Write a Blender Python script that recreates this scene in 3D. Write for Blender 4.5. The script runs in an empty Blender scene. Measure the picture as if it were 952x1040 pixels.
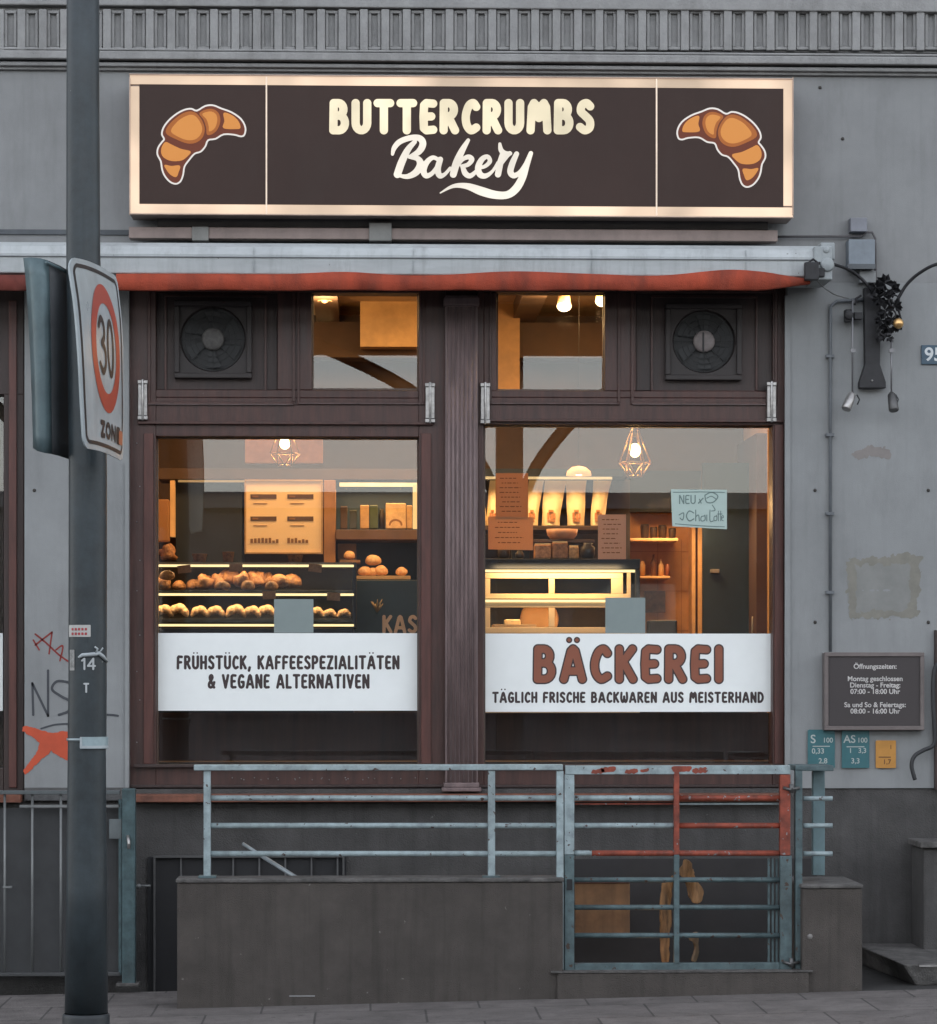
import bpy, bmesh, math, random
import numpy as np
from mathutils import Vector, noise as mnoise
random.seed(7)
S = bpy.context.scene
COL = S.collection
PI = math.pi
EXPO = 2.17
EF = 1 / 2 ** EXPO      # lamp strengths are given for exposure 0

# ------------------------------------------------------------------ camera geometry
D, EYE, YAW = 15.0, 1.6, math.radians(2.0)
FWD = Vector((math.sin(YAW), math.cos(YAW), 0)); RGT = Vector((math.cos(YAW), -math.sin(YAW), 0))
CAM = Vector((0, 0, EYE)) - FWD * D
def P(px, py, y):
    """point of the plane Y=y seen at photo position (px,py)"""
    d = FWD + RGT * ((px - 476) / 3000.0) + Vector((0, 0, (685 - py) / 3000.0))
    t = (y - CAM.y) / d.y
    return CAM + d * t
cam_d = bpy.data.cameras.new('camera'); cam = bpy.data.objects.new('camera', cam_d); COL.objects.link(cam)
cam.location = CAM; cam.rotation_euler = (PI / 2, 0, -YAW)
cam_d.sensor_width = 36; cam_d.lens = 36 * 3000 / 1040.0
cam_d.shift_y = 165 / 1040.0; cam_d.clip_end = 2000; cam_d.clip_start = 0.1
S.camera = cam

# ------------------------------------------------------------------ materials
MATS = {}
def lin(c):
    return tuple(((v / 255) / 12.92 if v / 255 < .04045 else ((v / 255 + .055) / 1.055) ** 2.4) for v in c)
def mat(name, col, rough=.6, metal=0, var=.15, scale=6, bump=0, bscale=60, stretch=(1, 1, 1), col2=None, emis=None, estr=0, spec=.5, dirt=0, coat=0, trans=0, specks=None, streak=0):
    if name in MATS: return MATS[name]
    m = bpy.data.materials.new(name); m.use_nodes = True
    nt = m.node_tree; N = nt.nodes; L = nt.links
    b = N['Principled BSDF']
    b.inputs['Roughness'].default_value = rough; b.inputs['Metallic'].default_value = metal
    b.inputs['Specular IOR Level'].default_value = spec
    if coat: b.inputs['Coat Weight'].default_value = coat
    tc = N.new('ShaderNodeTexCoord'); mp = N.new('ShaderNodeMapping'); mp.inputs['Scale'].default_value = stretch
    L.new(tc.outputs['Object'], mp.inputs[0])
    nz = N.new('ShaderNodeTexNoise'); nz.inputs['Scale'].default_value = scale; nz.inputs['Detail'].default_value = 8; nz.inputs['Roughness'].default_value = .65
    L.new(mp.outputs[0], nz.inputs[0])
    mr = N.new('ShaderNodeMapRange'); mr.inputs[1].default_value = .3; mr.inputs[2].default_value = .7
    L.new(nz.outputs[0], mr.inputs[0])
    mx = N.new('ShaderNodeMix'); mx.data_type = 'RGBA'
    c2 = col2 or tuple(v * (1 - 2 * var) for v in col)
    mx.inputs[6].default_value = (*c2, 1); mx.inputs[7].default_value = (*(tuple(min(1, v * (1 + var)) for v in col) if not col2 else col), 1)
    L.new(mr.outputs[0], mx.inputs[0])
    out = mx.outputs[2]
    if dirt:
        n2 = N.new('ShaderNodeTexNoise'); n2.inputs['Scale'].default_value = 2.1; n2.inputs['Detail'].default_value = 10; n2.inputs['Roughness'].default_value = .75
        mp2 = N.new('ShaderNodeMapping'); mp2.inputs['Scale'].default_value = (3, 3, .7)
        L.new(tc.outputs['Object'], mp2.inputs[0]); L.new(mp2.outputs[0], n2.inputs[0])
        r2 = N.new('ShaderNodeMapRange'); r2.inputs[1].default_value = .5; r2.inputs[2].default_value = .78; r2.inputs[4].default_value = dirt
        L.new(n2.outputs[0], r2.inputs[0])
        m2 = N.new('ShaderNodeMix'); m2.data_type = 'RGBA'; m2.inputs[7].default_value = (.05, .045, .04, 1)
        L.new(r2.outputs[0], m2.inputs[0]); L.new(out, m2.inputs[6]); out = m2.outputs[2]
    if streak:      # old run-down water stains
        n5 = N.new('ShaderNodeTexNoise'); n5.inputs['Scale'].default_value = 3.0; n5.inputs['Detail'].default_value = 5
        mp5 = N.new('ShaderNodeMapping'); mp5.inputs['Scale'].default_value = (9, 9, .45); L.new(tc.outputs['Object'], mp5.inputs[0]); L.new(mp5.outputs[0], n5.inputs[0])
        r5 = N.new('ShaderNodeMapRange'); r5.inputs[1].default_value = .52; r5.inputs[2].default_value = .74; r5.inputs[4].default_value = streak; L.new(n5.outputs[0], r5.inputs[0])
        m5 = N.new('ShaderNodeMix'); m5.data_type = 'RGBA'; m5.inputs[7].default_value = (*[v * .45 for v in col], 1)
        L.new(r5.outputs[0], m5.inputs[0]); L.new(out, m5.inputs[6]); out = m5.outputs[2]
    if specks:      # chips and flecks: (scale, threshold, colour)
        n6 = N.new('ShaderNodeTexNoise'); n6.inputs['Scale'].default_value = specks[0]; n6.inputs['Detail'].default_value = 4; L.new(tc.outputs['Object'], n6.inputs[0])
        r6 = N.new('ShaderNodeMapRange'); r6.inputs[1].default_value = specks[1]; r6.inputs[2].default_value = specks[1] + .02; L.new(n6.outputs[0], r6.inputs[0])
        m6 = N.new('ShaderNodeMix'); m6.data_type = 'RGBA'; m6.inputs[7].default_value = (*specks[2], 1)
        L.new(r6.outputs[0], m6.inputs[0]); L.new(out, m6.inputs[6]); out = m6.outputs[2]
    L.new(out, b.inputs['Base Color'])
    m['_c'] = 0
    if emis:
        b.inputs['Emission Color'].default_value = (*emis, 1); b.inputs['Emission Strength'].default_value = estr * EF
    if rough > .12 and rough < .95:
        rr = N.new('ShaderNodeMapRange'); rr.inputs[3].default_value = max(.05, rough - .12); rr.inputs[4].default_value = min(1, rough + .12)
        L.new(nz.outputs[0], rr.inputs[0]); L.new(rr.outputs[0], b.inputs['Roughness'])
    if bump:
        n3 = N.new('ShaderNodeTexNoise'); n3.inputs['Scale'].default_value = bscale; n3.inputs['Detail'].default_value = 6
        L.new(mp.outputs[0], n3.inputs[0])
        bp = N.new('ShaderNodeBump'); bp.inputs['Strength'].default_value = bump; bp.inputs['Distance'].default_value = .01
        L.new(n3.outputs[0], bp.inputs['Height']); L.new(bp.outputs[0], b.inputs['Normal'])
    MATS[name] = m
    return m
def emit(name, col, s, var=.0, scale=3):
    if name in MATS: return MATS[name]
    s = s * EF
    m = bpy.data.materials.new(name); m.use_nodes = True; nt = m.node_tree; N = nt.nodes
    b = N['Principled BSDF']; b.inputs['Base Color'].default_value = (*[min(.8, c) * .25 for c in col], 1); b.inputs['Roughness'].default_value = .5; b.inputs['Specular IOR Level'].default_value = .2
    b.inputs['Emission Color'].default_value = (*col, 1); b.inputs['Emission Strength'].default_value = s
    if var:
        tc = N.new('ShaderNodeTexCoord'); nz = N.new('ShaderNodeTexNoise'); nz.inputs['Scale'].default_value = scale
        mr = N.new('ShaderNodeMapRange'); mr.inputs[1].default_value = .3; mr.inputs[2].default_value = .7
        mr.inputs[3].default_value = s * (1 - var); mr.inputs[4].default_value = s * (1 + var)
        nt.links.new(tc.outputs['Object'], nz.inputs[0]); nt.links.new(nz.outputs[0], mr.inputs[0]); nt.links.new(mr.outputs[0], b.inputs['Emission Strength'])
    MATS[name] = m
    return m
def papermat(name, col):
    m = bpy.data.materials.new(name); m.use_nodes = True; nt = m.node_tree; N = nt.nodes; L = nt.links
    b = N['Principled BSDF']; b.inputs['Roughness'].default_value = .8; b.inputs['Base Color'].default_value = (*col, 1)
    t = N.new('ShaderNodeBsdfTranslucent'); t.inputs[0].default_value = (*[c * 1.2 for c in col], 1); mx = N.new('ShaderNodeMixShader'); mx.inputs[0].default_value = .55
    L.new(b.outputs[0], mx.inputs[1]); L.new(t.outputs[0], mx.inputs[2]); L.new(mx.outputs[0], N['Material Output'].inputs[0])
    MATS[name] = m; return m
def glassmat(name, refl=.10, tint=(.93, .95, .95), rough=.01, wav=.0):
    m = bpy.data.materials.new(name); m.use_nodes = True; nt = m.node_tree; N = nt.nodes; L = nt.links
    for n in list(N): N.remove(n)
    o = N.new('ShaderNodeOutputMaterial'); t = N.new('ShaderNodeBsdfTransparent'); g = N.new('ShaderNodeBsdfGlossy'); mx = N.new('ShaderNodeMixShader')
    t.inputs[0].default_value = (*tint, 1); g.inputs['Roughness'].default_value = rough
    lw = N.new('ShaderNodeLayerWeight'); lw.inputs[0].default_value = .35
    mr = N.new('ShaderNodeMapRange'); mr.inputs[3].default_value = refl; mr.inputs[4].default_value = 1
    L.new(lw.outputs['Fresnel'], mr.inputs[0]); mr.inputs[1].default_value = .02
    L.new(mr.outputs[0], mx.inputs[0]); L.new(t.outputs[0], mx.inputs[1]); L.new(g.outputs[0], mx.inputs[2]); L.new(mx.outputs[0], o.inputs[0])
    if refl > .02 and name == 'window_glass':      # faint smears plus a pale veil painting haze over the dark interior
        df = N.new('ShaderNodeBsdfDiffuse'); df.inputs[0].default_value = (.40, .48, .58, 1); m2 = N.new('ShaderNodeMixShader')
        tc = N.new('ShaderNodeTexCoord'); mp = N.new('ShaderNodeMapping'); mp.inputs['Scale'].default_value = (2.2, 1, .8); nz = N.new('ShaderNodeTexNoise'); nz.inputs['Scale'].default_value = 2.3; nz.inputs['Detail'].default_value = 7
        r2 = N.new('ShaderNodeMapRange'); r2.inputs[1].default_value = .35; r2.inputs[2].default_value = .75; r2.inputs[3].default_value = .004; r2.inputs[4].default_value = .034
        L.new(tc.outputs['Object'], mp.inputs[0]); L.new(mp.outputs[0], nz.inputs[0]); L.new(nz.outputs[0], r2.inputs[0]); L.new(r2.outputs[0], m2.inputs[0])
        L.new(mx.outputs[0], m2.inputs[1]); L.new(df.outputs[0], m2.inputs[2]); L.new(m2.outputs[0], o.inputs[0])
    if wav:
        tc = N.new('ShaderNodeTexCoord'); nz = N.new('ShaderNodeTexNoise'); nz.inputs['Scale'].default_value = 1.6; nz.inputs['Detail'].default_value = 1
        bp = N.new('ShaderNodeBump'); bp.inputs['Strength'].default_value = wav; bp.inputs['Distance'].default_value = .01
        L.new(tc.outputs['Object'], nz.inputs[0]); L.new(nz.outputs[0], bp.inputs['Height']); L.new(bp.outputs[0], g.inputs['Normal'])
    MATS[name] = m
    return m

wall_m = mat('grey_wall_paint', (.252, .258, .260), .8, var=.09, scale=2.2, bump=.12, bscale=240, dirt=.24, streak=.16, specks=(22, .755, (.12, .115, .11)))
panel_m = mat('grey_cladding_paint', (.266, .277, .280), .7, var=.09, scale=2.0, bump=.10, bscale=200, dirt=.24, streak=.12, specks=(24, .76, (.13, .125, .12)))
cornice_m = mat('cornice_stone_paint', (.285, .285, .282), .8, var=.10, scale=9, bump=.35, bscale=80, dirt=.4)
base_m = mat('dark_base_render', (.085, .082, .080), .9, var=.2, scale=4, bump=.6, bscale=140, dirt=.3, streak=.4, specks=(30, .75, (.17, .17, .165)))
plinth_m = mat('dark_plinth_render', (.092, .081, .073), .95, var=.14, scale=5, bump=.9, bscale=220, dirt=.35, streak=.45, specks=(26, .735, (.20, .19, .175)))
cap_m = mat('pale_plinth_cap', (.12, .115, .11), .9, var=.3, scale=14, bump=.6, bscale=90)
wood_m = mat('dark_red_brown_wood', (.070, .029, .023), .42, var=.25, scale=5, bump=.15, bscale=40, stretch=(6, 6, .6), dirt=.3, specks=(36, .76, (.16, .13, .12)))
wood2_m = mat('dark_brown_wood', (.042, .024, .021), .5, var=.25, scale=5, bump=.15, bscale=40, stretch=(6, 6, .6), dirt=.3)
redwood_m = mat('reddish_wood', (.10, .034, .026), .42, var=.25, scale=5, stretch=(6, 6, .6))
edge_m = mat('pale_moulding_edge', (.13, .09, .085), .5, var=.3, scale=20)
column_m = mat('column_paint', (.20, .145, .142), .55, var=.2, scale=8, stretch=(3, 3, .5), dirt=.4, bump=.2)
sill_m = mat('terracotta_sill_tile', (.20, .075, .045), .6, var=.25, scale=14, bump=.3, dirt=.4)
valance_m = mat('orange_red_awning_fabric', (.34, .055, .025), .9, var=.22, scale=8, bump=.5, bscale=300, dirt=.5, stretch=(1, 1, .4))
valance2_m = mat('dull_red_awning_fabric', (.13, .03, .022), .9, var=.2, scale=8)
cassette_m = mat('white_awning_metal', (.43, .46, .47), .38, var=.07, scale=6, stretch=(.6, 1, 3), dirt=.45, streak=.25, specks=(40, .74, (.15, .14, .13)))
steel_m = mat('brushed_hinge_steel', (.42, .41, .40), .35, .7, var=.2, scale=30)
black_m = mat('black_metal', (.022, .022, .025), .55, .2, var=.3, scale=20)
dark_m = mat('dark_void_paint', (.03, .032, .035), .8, var=.2)
fan_m = mat('fan_dark_plastic', (.028, .029, .030), .6, var=.2)
fanframe_m = mat('fan_frame_plastic', (.040, .033, .032), .6, var=.2)
hub_m = mat('fan_hub_grey', (.12, .115, .11), .6, var=.3, scale=40)
pole_m = mat('pole_dark_teal_paint', (.031, .043, .050), .45, .1, var=.22, scale=7, dirt=.3, bump=.1, streak=.3, specks=(30, .74, (.16, .18, .18)))
rail_m = mat('pale_blue_grey_rail_paint', (.33, .41, .43), .5, .1, var=.2, scale=18, stretch=(1, 1, 1), dirt=.5, bump=.15, specks=(38, .66, (.07, .045, .035)))
teal_m = mat('teal_grey_gate_paint', (.092, .140, .150), .5, .1, var=.25, scale=14, dirt=.55, bump=.2, specks=(34, .66, (.06, .035, .025)))
tealpost_m = mat('teal_post_paint', (.065, .112, .122), .55, .1, var=.25, scale=14, dirt=.6, bump=.2)
spray_m = mat('orange_red_spray_paint', (.28, .058, .032), .6, var=.3, scale=18, dirt=.6, specks=(40, .64, (.22, .26, .27)))
signface_m = mat('sign_face_brown', (.036, .023, .020), .6, var=.12, scale=2, emis=(.30, .18, .15), estr=.045, spec=.2, dirt=.2)
frame_glow = emit('sign_border_glow', (1, .72, .53), .76, .40, 2.2)  # uneven tube light painted into border and letter emission by noise
letter_glow = emit('sign_letter_glow', (1, .85, .60), .80, .26, 5)
script_glow = emit('sign_script_glow', (1, .90, .76), .80, .2, 5)
white_m = mat('band_white_vinyl', (.84, .87, .86), .5, var=.03, scale=3, bump=.25, bscale=4, emis=(.8, .9, .93), estr=.06)  # faint emission added to brighten the vinyl
ink_m = mat('dark_ink', (.045, .028, .028), .5, var=.05)
brownink_m = mat('brown_letter_vinyl', (.27, .085, .045), .5, var=.06)
signwhite_m = mat('road_sign_white', (.37, .42, .44), .3, var=.12, scale=4, dirt=.25)
signred_m = mat('road_sign_red', (.38, .055, .036), .35, var=.12)
signblack_m = mat('road_sign_black', (.015, .015, .018), .4, var=.1)
signback_m = mat('road_sign_back', (.10, .15, .165), .45, .2, var=.2, scale=5, dirt=.35)
signback2_m = mat('road_sign_back_dark', (.045, .05, .055), .6, .1, var=.2, scale=5)
pave_m = None
glass_m = glassmat('window_glass', .019, rough=.004)
caseglass_m = glassmat('display_case_glass', .03)
cream_m = mat('cream_frame_paint', (.75, .58, .36), .5, var=.05)
led_m = emit('display_led_strip', (1, .74, .36), 1.7)
bulb_m = emit('bulb_glow', (1, .60, .22), 14)
spot_m = emit('spot_glow', (1, .72, .38), 9)
brass_m = mat('brass', (.75, .47, .20), .3, .85, var=.1)
crust_m = mat('golden_crust', (.46, .21, .075), .6, var=.4, scale=6, bump=.7, bscale=9, col2=(.16, .055, .02))
pale_m = mat('pale_roll_crust', (.78, .52, .28), .6, var=.3, scale=4, col2=(.42, .20, .08), bump=.4, bscale=8)
sugar_m = mat('sugared_crust', (.85, .60, .36), .7, var=.3, scale=5, col2=(.34, .12, .04), bump=.4, bscale=12)
teal_in = mat('dark_teal_cupboard', (.014, .040, .070), .5, var=.12)
brown_in = mat('interior_brown', (.085, .052, .036), .7, var=.15)
darkin_m = mat('interior_dark', (.010, .020, .036), .6, var=.15)
tan_in = mat('interior_tan_wall', (.42, .25, .12), .8, var=.12, scale=2)
kraft_m = papermat('kraft_paper', (.60, .36, .18))
lilac_m = papermat('notice_paper', (.60, .46, .38))
bag_m = mat('coffee_bag_cream', (.80, .66, .42), .5, var=.08, scale=8, bump=.25, bscale=18)
card_m = mat('pale_green_card', (.46, .58, .54), .7, var=.05)
cardback_m = mat('grey_card_back', (.24, .29, .285), .7, var=.05)

# ------------------------------------------------------------------ object helpers
def tag(o, label=None, cat=None, group=None, kind=None):
    if label: o['label'] = label
    if cat: o['category'] = cat
    if group: o['group'] = group
    if kind: o['kind'] = kind
    return o
def wloc(o):
    v = Vector((0, 0, 0))
    while o is not None:
        v += o.location; o = o.parent
    return v
def thing(name, label, cat, loc=(0, 0, 0), group=None):
    o = bpy.data.objects.new(name, None); COL.objects.link(o); o.location = loc; o.empty_display_size = .1
    return tag(o, label, cat, group)
class MB:
    def __init__(s): s.v = []; s.f = []; s.sm = []
    def add(s, vs, fs, smooth=False):
        n = len(s.v); s.v += [Vector(v) for v in vs]; s.f += [tuple(i + n for i in f) for f in fs]; s.sm += [smooth] * len(fs); return s
    def box3(s, x0, x1, y0, y1, z0, z1):
        x0, x1 = sorted((x0, x1)); y0, y1 = sorted((y0, y1)); z0, z1 = sorted((z0, z1))
        return s.add([(x0, y0, z0), (x1, y0, z0), (x1, y1, z0), (x0, y1, z0), (x0, y0, z1), (x1, y0, z1), (x1, y1, z1), (x0, y1, z1)],
                     [(0, 3, 2, 1), (4, 5, 6, 7), (0, 1, 5, 4), (1, 2, 6, 5), (2, 3, 7, 6), (3, 0, 4, 7)])
    def box(s, a, b, c, d, y0, y1):
        """front face covers photo rectangle (a,b)-(c,d) at depth y0"""
        m = (a + c) / 2; p = P(a, b, y0); q = P(c, d, y0); zt = P(m, b, y0).z; zb = P(m, d, y0).z
        return s.box3(p.x, q.x, y0, y1, zb, zt)
    def ring(s, a, b, c, d, w, y0, y1):
        """rectangular frame of pixel width w"""
        s.box(a, b, c, b + w, y0, y1); s.box(a, d - w, c, d, y0, y1)
        s.box(a, b + w, a + w, d - w, y0 + .0006, y1); return s.box(c - w, b + w, c, d - w, y0 + .0006, y1)
    def tube(s, pts, r, n=10, caps=True):
        pts = [Vector(p) for p in pts]; rs = r if isinstance(r, (list, tuple)) else [r] * len(pts)
        n0 = len(s.v); up = None
        for i, p in enumerate(pts):
            t = (pts[min(i + 1, len(pts) - 1)] - pts[max(i - 1, 0)]).normalized()
            if up is None: up = Vector((0, 0, 1)) if abs(t.z) < .9 else Vector((0, 1, 0))
            a = t.cross(up).normalized(); b = a.cross(t).normalized(); up = b
            for k in range(n):
                an = 2 * PI * k / n; s.v.append(p + (a * math.cos(an) + b * math.sin(an)) * rs[i])
        for i in range(len(pts) - 1):
            for k in range(n):
                s.f.append((n0 + i * n + k, n0 + i * n + (k + 1) % n, n0 + (i + 1) * n + (k + 1) % n, n0 + (i + 1) * n + k)); s.sm.append(True)
        if caps:
            s.f.append(tuple(n0 + k for k in range(n))); s.sm.append(False)
            s.f.append(tuple(n0 + (len(pts) - 1) * n + k for k in range(n))[::-1]); s.sm.append(False)
        return s
    def lathe(s, c, prof, n=24, axis='z'):
        c = Vector(c); n0 = len(s.v)
        for r, h in prof:
            for k in range(n):
                a = 2 * PI * k / n
                s.v.append(c + (Vector((r * math.cos(a), r * math.sin(a), h)) if axis == 'z' else Vector((r * math.cos(a), h, r * math.sin(a)))))
        for i in range(len(prof) - 1):
            for k in range(n):
                s.f.append((n0 + i * n + k, n0 + i * n + (k + 1) % n, n0 + (i + 1) * n + (k + 1) % n, n0 + (i + 1) * n + k)); s.sm.append(True)
        return s
    def ball(s, c, r, sc=(1, 1, 1), n=14):
        prof = [(max(1e-4, math.sin(PI * i / 8)) * r, -math.cos(PI * i / 8) * r) for i in range(9)]
        n0 = len(s.v); s.lathe((0, 0, 0), prof, n)
        c = Vector(c)
        for i in range(n0, len(s.v)):
            v = s.v[i]; s.v[i] = Vector((v.x * sc[0], v.y * sc[1], v.z * sc[2])) + c
        return s
    def build(s, name, m, parent=None, label=None, cat=None, group=None, kind=None, bevel=0.0, clean=True, origin=None):
        if parent is None and cat and origin is None:
            xs = [v.x for v in s.v]; ys = [v.y for v in s.v]; zs = [v.z for v in s.v]
            origin = Vector(((min(xs) + max(xs)) / 2, (min(ys) + max(ys)) / 2, min(zs)))
        off = wloc(parent) if parent is not None else (Vector(origin) if origin is not None else Vector((0, 0, 0)))
        me = bpy.data.meshes.new(name)
        me.from_pydata([tuple(v - off) for v in s.v], [], s.f)
        me.polygons.foreach_set('use_smooth', s.sm)
        me.update()
        if clean:
            bm = bmesh.new(); bm.from_mesh(me); bmesh.ops.recalc_face_normals(bm, faces=bm.faces); bm.to_mesh(me); bm.free()
        me.materials.append(m)
        o = bpy.data.objects.new(name, me); COL.objects.link(o)
        if parent is not None: o.parent = parent
        else: o.location = off
        if bevel:
            bv = o.modifiers.new('bevel', 'BEVEL'); bv.width = bevel; bv.segments = 2; bv.limit_method = 'ANGLE'; bv.angle_limit = math.radians(50)
        return tag(o, label, cat, group, kind)
def copy_tree(o, parent=None):
    c = o.copy(); COL.objects.link(c); c.parent = parent
    for ch in list(o.children): copy_tree(ch, c)
    return c

# ---- flat shapes by distance field + marching squares, coordinates are photo pixels (y down)
def catmull(pts, closed=False, n=8):
    pts = [tuple(p) for p in pts]; out = []
    N = len(pts)
    for i in range(N if closed else N - 1):
        g = (lambda k: pts[k % N]) if closed else (lambda k: pts[max(0, min(N - 1, k))])
        p0, p1, p2, p3 = g(i - 1), g(i), g(i + 1), g(i + 2)
        for j in range(n):
            t = j / n
            out.append(tuple(.5 * ((2 * b) + (-a + c) * t + (2 * a - 5 * b + 4 * c - d) * t * t + (-a + 3 * b - 3 * c + d) * t ** 3) for a, b, c, d in zip(p0, p1, p2, p3)))
    if not closed: out.append(pts[-1])
    return out
def sdf_strokes(X, Y, strokes):
    d = np.full(X.shape, 1e9)
    for st in strokes:
        if len(st) == 1: st = [st[0], st[0]]
        for (a, b) in zip(st[:-1], st[1:]):
            ax, ay, ar = a; bx, by, br = b
            dx, dy = bx - ax, by - ay; l2 = dx * dx + dy * dy
            t = np.clip(((X - ax) * dx + (Y - ay) * dy) / l2, 0, 1) if l2 > 1e-12 else np.zeros_like(X)
            d = np.minimum(d, np.hypot(X - ax - t * dx, Y - ay - t * dy) - (ar + (br - ar) * t))
    return d
def sdf_poly(X, Y, poly):
    d = np.full(X.shape, 1e9); ins = np.zeros(X.shape, bool); n = len(poly)
    for i in range(n):
        ax, ay = poly[i]; bx, by = poly[(i + 1) % n]
        dx, dy = bx - ax, by - ay; l2 = dx * dx + dy * dy
        if l2 < 1e-12: continue
        t = np.clip(((X - ax) * dx + (Y - ay) * dy) / l2, 0, 1)
        d = np.minimum(d, np.hypot(X - ax - t * dx, Y - ay - t * dy))
        c = ((ay > Y) != (by > Y)) & (X < dx * (Y - ay) / (dy if abs(dy) > 1e-12 else 1e-12) + ax)
        ins ^= c
    return np.where(ins, -d, d)
_vg = np.random.RandomState(3).rand(64, 64)
def vnoise(X, Y, sc, seed=0):
    x = X / sc + seed * 7.3; y = Y / sc + seed * 3.1; i = np.floor(x).astype(int); j = np.floor(y).astype(int); u = x - i; v = y - j
    u = u * u * (3 - 2 * u); v = v * v * (3 - 2 * v); g = lambda a, b: _vg[a % 64, b % 64]
    return (g(i, j) * (1 - u) * (1 - v) + g(i + 1, j) * u * (1 - v) + g(i, j + 1) * (1 - u) * v + g(i + 1, j + 1) * u * v) * 2 - 1
def contour(mb, fn, x0, y0, x1, y1, h, thr, mp):
    nx = int(math.ceil((x1 - x0) / h)) + 1; ny = int(math.ceil((y1 - y0) / h)) + 1
    xs = x0 + h * np.arange(nx); ys = y0 + h * np.arange(ny)
    X, Y = np.meshgrid(xs, ys); F = fn(X, Y) - thr
    In = F < 0; V = {}; vs = []; fs = []
    def vid(key, x, y):
        if key not in V: V[key] = len(vs); vs.append(mp(x, y))
        return V[key]
    cnt = In[:-1, :-1].astype(int) + In[1:, :-1] + In[:-1, 1:] + In[1:, 1:]
    for j, i in zip(*np.nonzero(cnt)):
        j = int(j); i = int(i)
        c = [(j, i), (j, i + 1), (j + 1, i + 1), (j + 1, i)]; poly = []
        for k in range(4):
            a = c[k]; b = c[(k + 1) % 4]; fa = F[a]; fb = F[b]
            if fa < 0: poly.append(vid(a, xs[a[1]], ys[a[0]]))
            if (fa < 0) != (fb < 0):
                t = fa / (fa - fb); key = (min(a, b), max(a, b))
                poly.append(vid(key, xs[a[1]] + (xs[b[1]] - xs[a[1]]) * t, ys[a[0]] + (ys[b[0]] - ys[a[0]]) * t))
        if len(poly) > 2: fs.append(tuple(poly))
    mb.add(vs, fs)
def flat(y): return lambda px, py: P(px, py, y)
def arc(cx, cy, rx, ry, a0, a1, n=9):
    return [(cx + rx * math.cos(math.radians(a0 + (a1 - a0) * i / n)), cy + ry * math.sin(math.radians(a0 + (a1 - a0) * i / n))) for i in range(n + 1)]
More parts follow.
